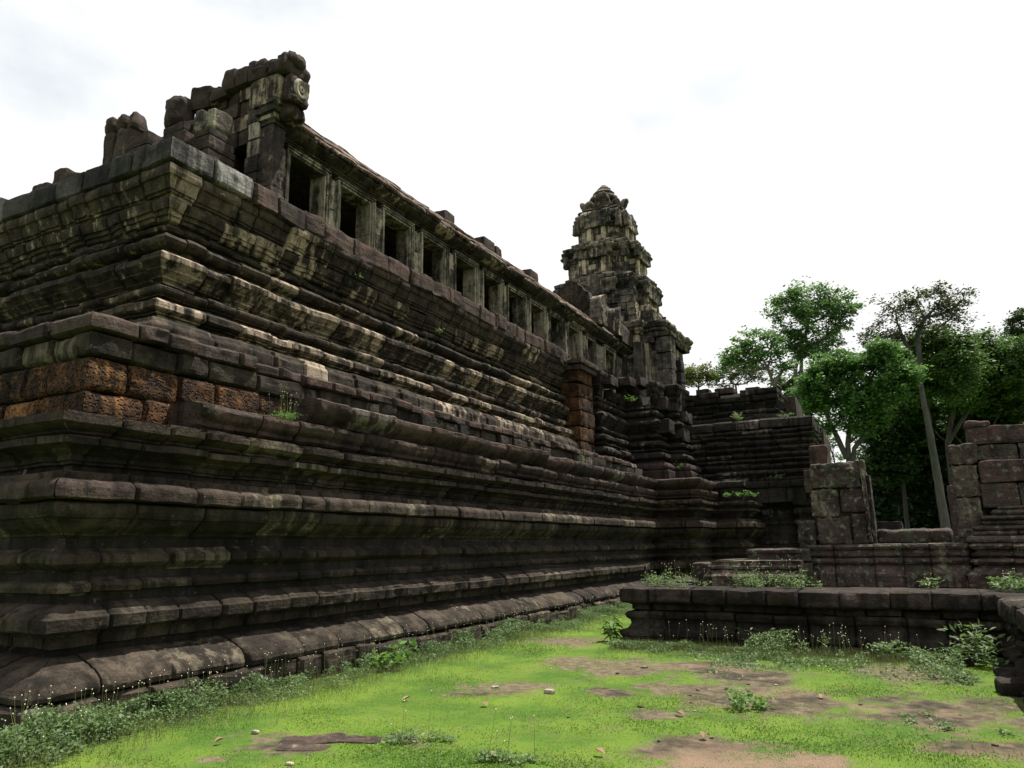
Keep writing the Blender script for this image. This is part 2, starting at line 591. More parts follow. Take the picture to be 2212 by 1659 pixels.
def lathe(mb, c, prof, seg=20, rough=0.02, tone=(0.5, 0, 0), lobes=0, lobe_amp=0.0):
    prof = subdiv_profile(prof, 0.07)
    th = np.linspace(0, 2 * math.pi, seg, endpoint=False)
    rr = prof[:, 0][:, None] * (1 + (lobe_amp * np.abs(np.cos(lobes * th / 2))[None, :] if lobes else 0))
    p = np.stack([rr * np.cos(th)[None, :], rr * np.sin(th)[None, :], np.repeat(prof[:, 1][:, None], seg, 1)], -1).reshape(-1, 3)
    p = p + np.array(c)
    p += (rough * fbm(p * 4, 3, 4))[:, None] * np.array([1, 1, 0.6])
    n = len(prof)
    idx = np.arange(n * seg).reshape(n, seg)
    nx = np.roll(idx, -1, 1)
    q = np.stack([idx[:-1], nx[:-1], nx[1:], idx[1:]], -1).reshape(-1, 4)
    mb.add(p, quads=q, tone=tone)


def prism(mb, outline, y0, y1, tone=(0.5, 0, 0), rough=0.02, step=0.12, axis='y', carve=0.0):
    """Slab with an (a, z) outline, thick from y0 to y1 along the axis; front filled in rows with worn faces."""
    o = subdiv_profile(list(outline) + [outline[0]], step)[:-1]
    cxy = o.mean(0)
    rings = [o]
    for s in (0.72, 0.42, 0.15):
        rings.append(cxy + (o - cxy) * s)
    n = len(o)

    def put(ring, y):
        return np.stack([ring[:, 0], np.full(n, y), ring[:, 1]], 1) if axis == 'y' else np.stack([np.full(n, y), ring[:, 0], ring[:, 1]], 1)
    layers = [put(r, y0) for r in rings[::-1]] + [put(o, (y0 + y1) / 2)] + [put(r, y1) for r in rings]
    p = np.concatenate(layers)
    dsp = rough * fbm(p * 3.0, 3, 12)
    if carve:
        cc = vnoise(p * 13.0, 78)
        dsp = dsp + carve * cc
    p = p + dsp[:, None] * np.array([0.6, 1.0, 0.6] if axis == 'y' else [1.0, 0.6, 0.6])
    L = len(layers)
    idx = np.arange(L * n).reshape(L, n)
    nx = np.roll(idx, -1, 1)
    q = np.stack([idx[:-1], nx[:-1], nx[1:], idx[1:]], -1).reshape(-1, 4)
    # centre caps
    c0, c1 = p[idx[0]].mean(0), p[idx[-1]].mean(0)
    verts = np.concatenate([p, [c0, c1]])
    tr = [(L * n, idx[0][(k + 1) % n], idx[0][k]) for k in range(n)] + [(L * n + 1, idx[-1][k], idx[-1][(k + 1) % n]) for k in range(n)]
    mb.add(verts, quads=q, tris=tr, tone=tone)


# ------------------------------------------------------------------ THE GROUND
DIRT = [(-2.97, 10.17, 0.89, 0.57, 0), (-2.25, 10.04, 0.56, 0.9, 1), (-2.13, 8.78, 0.71, 0.52, 0), (-1.17, 8.43, 0.81, 0.54, 1),
        (-0.29, 8.56, 0.88, 0.67, 1), (0.27, 8.45, 0.61, 0.63, 0), (-2.04, 8.13, 0.4, 0.44, 1), (-1.76, 6.27, 0.43, 0.26, 1),
        (-1.24, 6.16, 0.48, 0.32, 2), (-0.32, 10.87, 0.35, 0.78, 0), (0.34, 7.26, 0.45, 0.29, 1), (-2.29, 7.35, 0.15, 0.18, 0),
        (-3.17, 8.16, 0.26, 0.28, 1), (-4.66, 5.26, 0.52, 0.27, 1), (-4.69, 4.97, 0.42, 0.21, 1), (-4.35, 7.93, 0.37, 0.39, 0),
        (-4.48, 10.04, 0.32, 0.38, 0), (-5.48, 12.13, 0.47, 0.5, 0), (-5.02, 4.39, 0.1, 0.1, 0), (-4.33, 7.57, 0.31, 0.18, 1)]


def dirt_at(xy):
    """(bare-earth weight, dark-soil weight, gravel weight) at ground points."""
    xy = np.asarray(xy, float)
    p3 = np.concatenate([xy, np.zeros((len(xy), 1))], 1)
    wob = fbm(p3 * 2.4, 4, 21)
    wob2 = fbm(p3 * 7.0, 3, 22)
    tot = np.zeros(len(xy))
    dk = np.zeros(len(xy))
    gr = np.zeros(len(xy))
    for x, y, a, b, k in DIRT:
        dx, dy = xy[:, 0] - x, xy[:, 1] - y
        u, v = (dx * 0.88 + dy * 0.47) / (a * 1.95), (-dx * 0.47 + dy * 0.88) / (b * 1.4)
        e = 1.06 - np.sqrt(u * u + v * v) + 0.75 * wob + 0.45 * wob2
        w = np.clip(e / 0.85, 0, 1)
        tot = np.maximum(tot, w)
        if k == 1:
            dk = np.maximum(dk, w)
        if k == 2:
            gr = np.maximum(gr, w)
    return tot, dk, gr


def ground_z(x, y):
    p = np.stack([x, y, np.zeros_like(x)], -1).reshape(-1, 3)
    z = 0.018 * fbm(p * 0.9, 3, 5) + 0.006 * fbm(p * 5.0, 3, 6)
    far = np.clip((np.hypot(p[:, 0], p[:, 1]) - 20) / 60, 0, 1)
    return (z * (1 - far) - 0.02 * far).reshape(x.shape)


def make_ground():
    fx = np.arange(-9.0, 3.4, 0.075)
    fy = np.arange(1.5, 15.0, 0.075)
    cx = np.concatenate([[-900, -400, -200, -100, -60, -40, -30, -22, -16, -12, -10], fx, [4, 5, 7, 10, 15, 22, 32, 50, 80, 140, 300, 900]])
    cy = np.concatenate([[-600, -200, -80, -40, -20, -10, -5, -2, 0, 0.8], fy, [16, 18, 21, 25, 30, 36, 44, 55, 70, 90, 130, 200, 400, 900, 1500]])
    X, Y = np.meshgrid(cx, cy, indexing='ij')
    Z = ground_z(X, Y)
    v = np.stack([X, Y, Z], -1).reshape(-1, 3)
    tot, dk, gr = dirt_at(v[:, :2])
    idx = np.arange(len(v)).reshape(X.shape)
    q = np.stack([idx[:-1, :-1], idx[1:, :-1], idx[1:, 1:], idx[:-1, 1:]], -1).reshape(-1, 4)
    mb = MB()
    mb.add(v, quads=q)
    m, nt, out, bs, pos, tn = new_mat('mossy_lawn_and_bare_earth')
    at = nt.nodes.new('ShaderNodeAttribute')
    at.attribute_name = 'earth'
    sp = nt.nodes.new('ShaderNodeSeparateXYZ')
    nt.links.new(at.outputs['Vector'], sp.inputs[0])
    e, dks, grs = sp.outputs
    n1 = nnoise(nt, pos, 1.1, 5.0, 0.6)
    n2 = nnoise(nt, pos, 9.0, 5.0, 0.65)
    n3 = nnoise(nt, pos, 70.0, 3.0, 0.7)
    n4 = nnoise(nt, pos, 160.0, 2.0, 0.7)
    grass = nmix(nt, (0.047, 0.105, 0.012), (0.106, 0.170, 0.020), nramp(nt, n1, 0.33, 0.66))
    grass = nmix(nt, grass, (0.030, 0.070, 0.008), nmath(nt, 'MULTIPLY', nramp(nt, n3, 0.5, 0.75), 0.7))
    grass = nmix(nt, grass, (0.13, 0.125, 0.04), nmath(nt, 'MULTIPLY', nramp(nt, n2, 0.50, 0.75), 0.6))
    grass = nmix(nt, grass, (0.105, 0.088, 0.045), nmath(nt, 'MULTIPLY', nramp(nt, nmath(nt, 'ADD', nmath(nt, 'MULTIPLY', nnoise(nt, pos, 2.6, 6.0, 0.7), 0.7), nmath(nt, 'MULTIPLY', n3, 0.3)), 0.53, 0.66), 0.75))
    earth = nmix(nt, (0.080, 0.064, 0.040), (0.150, 0.122, 0.080), nramp(nt, n2, 0.35, 0.65))
    dsoil = nmix(nt, (0.030, 0.026, 0.018), (0.066, 0.056, 0.038), nramp(nt, n2, 0.4, 0.66))
    earth = nmix(nt, earth, dsoil, nmath(nt, 'MULTIPLY', dks, nramp(nt, nnoise(nt, pos, 3.0, 4.0, 0.6), 0.36, 0.56)))
    grav = nmix(nt, (0.10, 0.065, 0.042), (0.26, 0.185, 0.125), nramp(nt, n4, 0.35, 0.65))
    earth = nmix(nt, earth, grav, nmath(nt, 'MAXIMUM', grs, nmath(nt, 'MULTIPLY', nramp(nt, n1, 0.55, 0.65), 0.5)))
    ef = nramp(nt, nmath(nt, 'ADD', e, nmath(nt, 'MULTIPLY', nmath(nt, 'SUBTRACT', nmath(nt, 'ADD', nmath(nt, 'MULTIPLY', n2, 0.6), nmath(nt, 'MULTIPLY', n3, 0.4)), 0.5), 1.7)), 0.15, 0.75)
    col = nmix(nt, grass, earth, ef)
    nt.links.new(col, bs.inputs['Base Color'])
    bs.inputs['Roughness'].default_value = 0.95
    bs.inputs['Specular IOR Level'].default_value = 0.15
    b = nt.nodes.new('ShaderNodeBump')
    b.inputs['Strength'].default_value = 0.9
    b.inputs['Distance'].default_value = 0.03
    nt.links.new(nmath(nt, 'ADD', n2, nmath(nt, 'MULTIPLY', n3, 0.6)), b.inputs['Height'])
    nt.links.new(b.outputs[0], bs.inputs['Normal'])
    me = mb.mesh('ground', [m], (0, 0, 0), 60)
    a = me.attributes.new('earth', 'FLOAT_VECTOR', 'POINT')
    a.data.foreach_set('vector', np.stack([tot, dk, gr], 1).astype(np.float32).ravel())
    o = bpy.data.objects.new('ground', me)
    COL.objects.link(o)
    o['kind'] = 'structure'


make_ground()

# ------------------------------------------------------------------ THE LOWER TERRACE
X0 = -7.0
LOW = [
    ('plinth', [(-.2, -.1), (.16, -.1), (.18, .10), (.17, .24), (.12, .27), (-.2, .275)]),
    ('base_torus', [(.0, .278), (.07, .285), (.115, .30), (.13, .35), (.10, .41), (.05, .455), (-.01, .495), (-.035, .498), (-.10, .535), (-.12, .537), (-.19, .572), (-.215, .576), (-.30, .605), (-.43, .62)]),
    ('moulding', [(-.46, .62), (-.46, .67), (-.36, .68), (-.30, .695), (-.27, .70), (-.265, .80), (-.235, .805), (-.235, .83), (-.15, .84), (-.125, .86), (-.12, .97), (-.16, .99), (-.168, 1.01), (-.24, 1.045), (-.255, 1.06), (-.34, 1.09), (-.42, 1.10)]),
    ('moulding', [(-.43, 1.105), (-.43, 1.16), (-.36, 1.165), (-.36, 1.185), (-.28, 1.20), (-.262, 1.25), (-.29, 1.285), (-.37, 1.31), (-.378, 1.33), (-.40, 1.34)]),
    ('moulding', [(-.41, 1.345), (-.41, 1.385), (-.36, 1.39), (-.36, 1.405), (-.27, 1.45), (-.235, 1.48), (-.235, 1.545), (-.27, 1.575), (-.33, 1.60), (-.338, 1.62), (-.42, 1.64)]),
    ('moulding', [(-.43, 1.645), (-.43, 1.685), (-.37, 1.69), (-.37, 1.715), (-.30, 1.755), (-.30, 1.772), (-.20, 1.83), (-.13, 1.90), (-.13, 1.915), (-.095, 1.92), (-.07, 1.96), (-.06, 2.0), (-.06, 2.05), (-.12, 2.075)]),
    ('torus_moulding', [(-.12, 2.08), (-.02, 2.085), (.015, 2.10), (.02, 2.20), (-.0, 2.24), (-.05, 2.27), (-.10, 2.285), (-.115, 2.29), (-.105, 2.35), (-.17, 2.365), (-.3, 2.375)]),
    ('moulding', [(-.34, 2.38), (-.34, 2.44), (-.29, 2.445), (-.29, 2.475), (-.26, 2.48), (-.26, 2.53), (-.19, 2.57), (-.19, 2.585), (-.11, 2.61), (-.03, 2.62), (-.025, 2.69), (-.07, 2.695), (-.15, 2.705)]),
    ('moulding', [(-.16, 2.71), (-.12, 2.735), (-.12, 2.752), (-.05, 2.78), (-.01, 2.80), (.03, 2.82), (.035, 2.895), (-.03, 2.90), (-.05, 2.905), (-.05, 2.935), (-.12, 2.94)]),
]
LOW9 = [(-.16, 2.965), (-.10, 3.0), (-.10, 3.05), (-.03, 3.10), (.0, 3.18), (-.02, 3.235), (-.12, 3.26), (-.3, 3.265)]
LOW10 = [(-.18, 3.27), (-.14, 3.30), (-.05, 3.36), (.02, 3.42), (.05, 3.475), (.05, 3.555), (.0, 3.58), (-.15, 3.60), (-.4, 3.61)]
LOWPTS = [(-15.0, 4.12), (X0, 4.12), (X0, 22.9), (-5.68, 22.9), (-5.68, 25.0), (-4.5, 25.0), (-4.5, 28.0)]

lower = thing('lower_terrace', 'long lowest tier of black weathered sandstone mouldings rising from the grass beside the weeds', 'terrace', (-7.4, 13.5, 0))
for k, (nm, pr) in enumerate(LOW):
    mb = MB()
    big = nm in ('plinth', 'base_torus', 'torus_moulding')
    run(mb, pr, LOWPTS, blk=(0.42, 1.05) if big else (0.4, 0.95), ds=0.055, step=0.03, rough=0.015 if nm != 'plinth' else 0.03, seed=k * 7, fresh=0.16,
        purple=0.5 if k in (6, 8) else 0.15, jit=0.011 if nm != 'plinth' else 0.035, gap=0.03, bright=0.10 if k in (1, 2) else 0.0)
    mb.build(nm, M_LOW, lower)
mb = MB()
run(mb, LOW9, [(X0, 5.66), (X0, 22.9), (-5.68, 22.9), (-5.68, 25.2)], ds=0.07, step=0.035, rough=0.022, seed=91, purple=0.9, jit=0.02, back=0.6, gap=0.03)
mb.build('moulding', M_LOW, lower)
mb = MB()
run(mb, LOW10, [(X0, 7.5), (X0, 22.9), (-5.68, 22.9), (-5.68, 25.2)], ds=0.07, step=0.035, rough=0.024, seed=92, purple=0.9, jit=0.024, back=0.7, gap=0.03)
mb.build('cornice', M_CAP, lower)
mb = MB()
box(mb, -20, -7.36, 4.48, 30, -0.2, 2.93)
box(mb, -7.7, -6.04, 23.26, 30, -0.2, 2.93)
box(mb, -6.3, -4.86, 25.36, 30, -0.2, 2.90)
box(mb, -20, -7.42, 7.7, 30, 2.92, 3.57)
box(mb, -7.72, -6.1, 23.3, 30, 2.92, 3.56)
mb.build('terrace_core', M_CORE, lower, sharp=None)

# ------------------------------------------------------------------ THE LATERITE RETAINING WALL
ret = thing('retaining_wall', 'low rough wall of orange pitted laterite blocks under a grey cap, on the lowest tier', 'wall', (-7.9, 12, 2.93))
RPTS = [(-22, 4.63), (-7.56, 4.63), (-7.56, 22.4)]
for z0, z1 in ((2.88, 3.27), (3.275, 3.65)):
    mb = MB()
    run(mb, [(-.1, z0), (-.03, z0 + .01), (.0, z0 + .05), (.01, (z0 + z1) / 2), (.0, z1 - .05), (-.03, z1 - .01), (-.1, z1)], RPTS, blk=(0.42, 0.75), ds=0.05, step=0.04,
        rough=0.022, seed=int(z0 * 10), fresh=0.12, jit=0.014, gap=0.035, bright=0.05)
    mb.build('laterite_course', M_LAT, ret)
mb = MB()
run(mb, [(-.1, 3.655), (-.02, 3.66), (.02, 3.69), (.03, 3.78), (.02, 3.90), (-.04, 3.92)], RPTS, blk=(0.4, 0.8), ds=0.07, rough=0.018, seed=41, fresh=0.2, jit=0.03, gap=0.03)
mb.build('sandstone_course', M_LOW, ret)
mb = MB()
run(mb, [(-.05, 3.92), (.03, 3.93), (.06, 3.95), (.06, 4.08), (.03, 4.115), (-.05, 4.135), (-.7, 4.145)], RPTS[:2] + [(-7.56, 6.9)], blk=(0.35, 0.9), ds=0.07, rough=0.022, seed=43, purple=0.5,
    jit=0.02, gap=0.03, back=0.8)
run(mb, [(-.05, 3.90), (.02, 3.91), (.05, 3.93), (.05, 4.02), (.02, 4.05), (-.05, 4.07), (-.7, 4.08)], [(-7.56, 6.92), (-7.56, 22.4)], blk=(0.35, 0.7), ds=0.08, rough=0.026, seed=44, purple=0.9,
    jit=0.03, gap=0.03, back=0.8)
mb.build('cap', M_CAP, ret)
mb = MB()
box(mb, -22, -7.8, 4.86, 24, 2.8, 4.02)
mb.build('rubble_core', M_CORE, ret, sharp=None)

# ------------------------------------------------------------------ THE UPPER TERRACE
U = [
    ('base_torus', [(.1, 3.6), (.26, 3.62), (.30, 3.7), (.31, 4.38), (.30, 4.58), (.27, 4.62), (.245, 4.63), (.22, 4.69), (.13, 4.735), (.105, 4.74), (.02, 4.775)]),
    ('moulding', [(-.02, 4.78), (-.02, 4.82), (.04, 4.825), (.04, 4.845), (.11, 4.86), (.15, 4.885), (.15, 4.97), (.10, 5.0), (.08, 5.02), (-.02, 5.06)]),
    ('moulding', [(-.09, 5.065), (-.09, 5.105), (-.04, 5.11), (-.04, 5.13), (.02, 5.15), (.04, 5.18), (.04, 5.23), (.0, 5.26), (-.08, 5.30)]),
    ('moulding', [(-.22, 5.305), (-.22, 5.35), (-.17, 5.355), (-.17, 5.385), (-.11, 5.42), (-.11, 5.442), (-.04, 5.50), (-.01, 5.52), (-.01, 5.543), (.05, 5.60), (.09, 5.63), (.09, 5.71), (.05, 5.735), (-.01, 5.775), (-.04, 5.78), (-.14, 5.83)]),
    ('torus_moulding', [(-.24, 5.835), (-.24, 5.92), (-.16, 5.935), (-.08, 5.98), (-.06, 6.04), (-.12, 6.11), (-.22, 6.145)]),
    ('moulding', [(-.27, 6.15), (-.27, 6.185), (-.19, 6.20), (-.16, 6.24), (-.21, 6.28), (-.29, 6.295), (-.29, 6.365)]),
    ('moulding', [(-.28, 6.37), (-.22, 6.39), (-.21, 6.45), (-.175, 6.455), (-.165, 6.52), (-.13, 6.525), (-.10, 6.60), (-.085, 6.66), (-.14, 6.695)]),
    ('cyma_course', [(-.18, 6.70), (-.16, 6.705), (-.16, 6.75), (-.12, 6.76), (-.12, 6.79), (-.085, 6.80), (-.05, 6.90), (-.02, 6.965), (.01, 6.972), (.035, 7.03), (.03, 7.12), (-.02, 7.15)]),
]
UCAP = [(-.06, 7.155), (.03, 7.165), (.06, 7.19), (.06, 7.30), (.06, 7.46), (.04, 7.53), (-.02, 7.555), (-.6, 7.57)]
UPTS = [(-30, 6.4), (-9.0, 6.4), (-9.0, 20.62)]
upper = thing('upper_terrace', 'tall streaked sandstone tier of stacked mouldings with cream blocks, under the windowed gallery', 'terrace', (-9.5, 13, 3.6))
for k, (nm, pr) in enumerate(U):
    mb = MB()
    run(mb, pr, UPTS, blk=(0.34, 0.8), ds=0.07, step=0.035, rough=0.017, seed=100 + k * 5, fresh=(.35, .65, .35, .65, .25, .2, .3, .35)[k], purple=0.1, jit=0.02, gap=0.035, ffall=(.3, .9),  # ledge courses: cream stone, share raised so the ledges look more sunlit
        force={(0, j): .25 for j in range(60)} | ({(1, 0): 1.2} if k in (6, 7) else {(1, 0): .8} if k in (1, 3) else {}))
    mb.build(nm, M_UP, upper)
mb = MB()
run(mb, UCAP, [(-30, 6.4), (-9.0, 6.4), (-9.0, 7.9)], blk=(0.55, 0.9), ds=0.09, step=0.05, rough=0.018, seed=160, fresh=0.1, jit=0.01, gap=0.02, back=0.7, force={(1, 0): .6, (1, 1): .8})
mb.build('cap', M_CAPG, upper)
mb = MB()
run(mb, [(a, b - 0.05) for a, b in UCAP], [(-9.0, 7.92), (-9.0, 20.62)], blk=(0.4, 1.1), ds=0.09, step=0.05, rough=0.026, seed=161, fresh=0.05, purple=0.9, jit=0.03, gap=0.03, back=0.7)
mb.build('cap', M_CAP, upper)
mb = MB()
box(mb, -30, -9.32, 6.7, 30, 3.4, 7.50)
mb.build('terrace_core', M_CORE, upper, sharp=None)

# ------------------------------------------------------------------ THE GALLERY
gal = thing('window_gallery', 'long roofed stone gallery with a row of dark window openings above the tiers', 'gallery', (-10.6, 17, 7.5))
GX = -9.5
WY = [9.24, 10.65, 12.09, 13.56, 15.02, 16.41, 17.82, 19.23, 20.63, 22.06, 23.69, 25.44]
WW = [0.92] * 10 + [0.62, 0.95]
ZS, ZT = 7.72, 8.80
mb = MB()
run(mb, [(-.1, 7.45), (.02, 7.46), (.03, 7.55), (.0, 7.6), (-.02, 7.70), (-.35, 7.715)], [(GX, 8.7), (GX, 28.0)], blk=(0.6, 1.2), ds=0.2, rough=0.012, seed=200)
mb.build('sill', M_GAL, gal)
edges = [8.87] + [w for y, ww in zip(WY, WW) for w in (y, y + ww)] + [27.4]
for i in range(0, len(edges), 2):
    y0, y1 = edges[i], edges[i + 1]
    if y1 - y0 < 0.05:
        continue
    mb = MB()
    w = y1 - y0
    fw = min(0.14, w * 0.28)
    zj = RNG.uniform(8.15, 8.4)
    for za, zb in ((ZS, zj), (zj + .006, ZT)):
        rbox(mb, GX - 0.36, GX - 0.02, y0 + fw, y1 - fw, za, zb, r=0.012, rough=0.006, step=0.035, carve=0.018, tone=(RNG.uniform(.5, .8), RNG.uniform(.2, .7), 0))
    mb.build('pilaster', M_GAL, gal)
for i, (y, w) in enumerate(zip(WY, WW)):
    mb = MB()
    for q, (za, zb, dx) in enumerate(((ZT, ZT + 0.05, -0.03), (ZT + 0.05, ZT + 0.10, 0.0), (ZT + 0.10, ZT + 0.14, 0.02))):
        rbox(mb, GX - 0.42, GX + dx + .002, y - 0.06 - 0.04 * q, y + w + 0.06 + 0.04 * q, za + .001, zb, r=0.01, rough=0.008, step=0.12, tone=(0.5, RNG.uniform(0, .6), 0))
    wf = mb.build('window_frame', M_GAL, gal)
    for inner, sg in ((y, 1), (y + w, -1)):
        mb = MB()
        tone = (RNG.uniform(.5, .8), RNG.uniform(.2, .8), 0)
        # stepped jamb mouldings: the band by the opening stands back, the outer band proud
        for q, (fa, fb, dx) in enumerate(((0.0, 0.36, -0.03), (0.36, 0.7, 0.0), (0.7, 1.0, 0.02))):
            ya, yb = inner - sg * fb * 0.14, inner - sg * fa * 0.14
            lo, hi = min(ya, yb), max(ya, yb)
            zj = RNG.uniform(8.1, 8.5)
            for za, zb in ((ZS, zj), (zj + .005, ZT + 0.02 + 0.03 * q)):
                rbox(mb, GX - 0.42, GX + dx, lo + .0015, hi - .0015, za, zb, r=0.01, rough=0.006, step=0.12, tone=tone)
        mb.build('jamb', M_GAL, wf)
mb = MB()
run(mb, [(-.3, 8.945), (-.02, 8.95), (.02, 8.955), (.025, 8.985), (.06, 8.99), (.06, 9.015), (.03, 9.02), (-.1, 9.022)], [(GX, 8.8), (GX, 28.0)], blk=(0.8, 1.6), ds=0.1, rough=0.014, seed=210, fresh=0.25)
mb.build('architrave', M_UP, gal)
mb = MB()
run(mb, [(-.1, 9.025), (.05, 9.028), (.10, 9.045), (.16, 9.075), (.22, 9.11), (.25, 9.14), (.25, 9.19), (.2, 9.205), (-.1, 9.21)], [(GX, 8.8), (GX, 28.0)], blk=(0.6, 1.2), ds=0.1,
    rough=0.018, seed=211, fresh=0.22, jit=0.012)
y = 8.9
while y < 27.5:                                     # the scalloped edge of the eave
    if RNG.random() > .12:
        rock(mb, (GX + .25, y, 9.155), (.07, .10, .085), r=.03, rough=.01, step=.05, tone=(.3, 0, .1))
    y += .125
mb.build('eave_cornice', M_UP, gal)
# corbelled roof: courses of tile-like stone, stepping up to the crest
roof = MB()
RF = [((.27, 9.21), (.06, 9.44)), ((.07, 9.42), (-.19, 9.71)), ((-.18, 9.69), (-.50, 9.97)), ((-.50, 9.94), (-1.0, 10.28)), ((-1.0, 10.25), (-1.5, 10.38))]
for k, ((d0, z0), (d1, z1)) in enumerate(RF):
    run(roof, [(d0 - .08, z0 - .02), (d0 + .01, z0 - .01), (d0 + .03, z0 + .03), (d0 * .5 + d1 * .5 + .045, z0 * .5 + z1 * .5 + .02), (d1, z1), (d1 - .1, z1 + .01)], [(GX, 8.95), (GX, 26.2)],
        blk=(0.34, 0.62), ds=0.12, rough=0.018, seed=220 + k, jit=0.018, gap=0.03, fresh=0.15, miss=0.03 if k in (1, 2) else 0)
roof_o = roof.build('roof', M_ROOF, gal)
for y, L, z in ((15.1, 0.5, 10.2), (17.15, 0.62, 10.22), (17.85, 0.4, 10.2), (20.1, 0.6, 10.22)):
    mb = MB()
    rbox(mb, -10.35, -9.95, y, y + L, z - 0.28, z + 0.06, r=0.03, rough=0.02, step=0.1)
    mb.build('crest_stone', M_CAP, roof_o)
mb = MB()
rf2 = [(-10.75, 10.2), (-13.2, 9.3), (-13.2, 8.9), (-9.9, 8.96), (-9.55, 9.15), (-9.72, 9.5), (-10.1, 9.85)]
o = np.array(rf2)
n = len(o)
v = np.concatenate([np.stack([o[:, 0], np.full(n, 9.0), o[:, 1]], 1), np.stack([o[:, 0], np.full(n, 28.0), o[:, 1]], 1)])
mb.add(v, quads=[(k, (k + 1) % n, n + (k + 1) % n, n + k) for k in range(n)])
mb.build('roof_core', M_ROOF, gal, sharp=None)
mb = MB()
box(mb, -13.2, -12.7, 8.6, 28, 7.4, 9.4)
box(mb, -12.7, -9.5, 27.6, 28, 7.4, 9.4)
mb.build('back_wall', M_CORE, gal, sharp=None)

# ------------------------------------------------------------------ THE RUINED PORCH AT THE CORNER
porch = thing('ruined_porch', 'ruined corner porch with a carved pilaster and an overhanging broken pediment end', 'porch', (-10.2, 8.7, 7.55))
mb = MB()
rbox(mb, -9.70, -9.30, 8.56, 8.90, 7.52, 7.62, r=.02, rough=.01)
rbox(mb, -9.69, -9.29, 8.57, 8.92, 7.62, 7.74, r=.03, rough=.012)
rbox(mb, -9.67, -9.31, 8.59, 8.90, 7.74, 7.86, r=.02, rough=.012)
pil_base = mb
mb = MB()
rbox(mb, -9.66, -9.34, 8.60, 8.88, 7.86, 9.06, r=.015, rough=.01, step=.035, carve=.014, tone=(.45, .1, .4))
pil_o = mb.build('pilaster', M_GAL, porch)
pil_base.build('pilaster_base', M_GAL, pil_o)
mb = MB()
for k, (a, z0, z1) in enumerate(((.03, 9.06, 9.14), (.08, 9.14, 9.24), (.14, 9.24, 9.36), (.19, 9.36, 9.46))):
    rbox(mb, -9.66 - a * .4, -9.34 + a, 8.60 - a, 8.90 + a, z0, z1, r=.02, rough=.012, tone=(.5, .5 if k % 2 else 0, 0))
mb.build('capital', M_GAL, pil_o)
mb = MB()
rbox(mb, -9.86, -9.14, 8.46, 9.1, 9.46, 9.95, r=.06, rough=.03, step=.06, tone=(.6, .75, .2))
rbox(mb, -9.35, -8.98, 8.62, 9.08, 9.12, 9.46, r=.12, rough=.03, step=.06, tilt=(0, -.25), tone=(.5, .4, .2))
rbox(mb, -9.16, -8.92, 8.55, 9.05, 9.40, 9.98, r=.10, rough=.05, step=.06, tone=(.4, .1, .4), carve=.02)
ped_o = mb.build('pediment_end', M_UP, porch)
mb = MB()
lathe(mb, (0, 0, 0), [(0.02, .05), (.06, .045), (.09, .0), (.13, .05), (.17, .06), (.2, .02), (.22, 0)], seg=24, rough=.004, tone=(.7, .9, 0))
for arr in mb.v:
    x, y, z = arr[:, 0].copy(), arr[:, 1].copy(), arr[:, 2].copy()
    arr[:, 0], arr[:, 1], arr[:, 2] = -8.93 + z * .8, 8.80 + x * .8, 9.70 + y
mb.build('carved_roundel', M_GAL, ped_o)
mb = MB()
rbox(mb, -9.90, -9.42, 8.42, 9.12, 9.95, 10.24, r=.07, rough=.05, step=.06, tone=(.25, 0, .4))
rbox(mb, -9.44, -8.98, 8.40, 9.12, 9.93, 10.26, r=.09, rough=.05, step=.06, tone=(.2, 0, .4))
rbox(mb, -9.30, -8.92, 8.50, 8.95, 10.14, 10.40, r=.10, rough=.05, step=.07, tone=(.25, 0, .4), carve=.02)
rbox(mb, -9.92, -9.58, 8.5, 8.95, 10.18, 10.52, r=.09, rough=.06, step=.07, tone=(.3, 0, .3), taper=.3)
rbox(mb, -9.62, -9.28, 8.5, 8.9, 10.16, 10.36, r=.06, rough=.05, step=.07, tone=(.25, 0, .3))
mb.build('coping', M_CAP, porch)
mb = MB()
for k in range(7):                                  # the pale jamb stones beside the opening
    z = 7.56 + k * 0.335
    rbox(mb, -10.02 + RNG.uniform(-.02, .02), -9.70, 8.60 + RNG.uniform(-.015, .015), 9.0, z, z + .33, r=.03, rough=.014, tone=(RNG.uniform(.45, .8), RNG.choice([0, .5, .9]), 0))
mb.build('door_jamb', M_GAL, porch)
mb = MB()
box(mb, -10.12, -10.03, 8.72, 9.4, 7.55, 8.86)
box(mb, -10.55, -10.12, 9.3, 9.4, 7.55, 8.86)
mb.build('doorway_reveal', M_LAT, porch, sharp=None)
mb = MB()
x = -12.3
rows = [(7.56, 7.9, -12.3, -10.55), (7.9, 8.25, -12.3, -10.55), (8.25, 8.55, -12.2, -10.53), (8.55, 8.86, -12.1, -10.53), (8.86, 9.18, -12.0, -9.75), (9.18, 9.5, -11.75, -9.75),
        (9.5, 9.8, -11.5, -9.8), (9.8, 10.08, -11.05, -9.85)]
for z0, z1, xa, xb in rows:
    x = xa
    while x < xb - .1:
        w = min(RNG.uniform(.3, .6), xb - x)
        rbox(mb, x, x + w - .008, 8.64 + RNG.uniform(-.03, .03), 9.1, z0, z1 - .006, r=.03, rough=.02, step=.08, tone=(RNG.uniform(.15, .6), RNG.choice([0, 0, 0, .6]), .1))
        x += w
rbox(mb, -11.62, -11.02, 8.66, 9.1, 9.46, 9.93, r=.05, rough=.03, step=.07, tone=(.3, 0, .1))
mb.build('wall', M_UP, porch)
mb = MB()
rbox(mb, -10.66, -10.36, 8.5, 9.0, 10.06, 10.52, r=.07, rough=.04, tone=(.3, 0, .3))
rbox(mb, -10.36, -10.02, 8.52, 9.0, 10.08, 10.42, r=.06, rough=.04, tone=(.3, 0, .2))
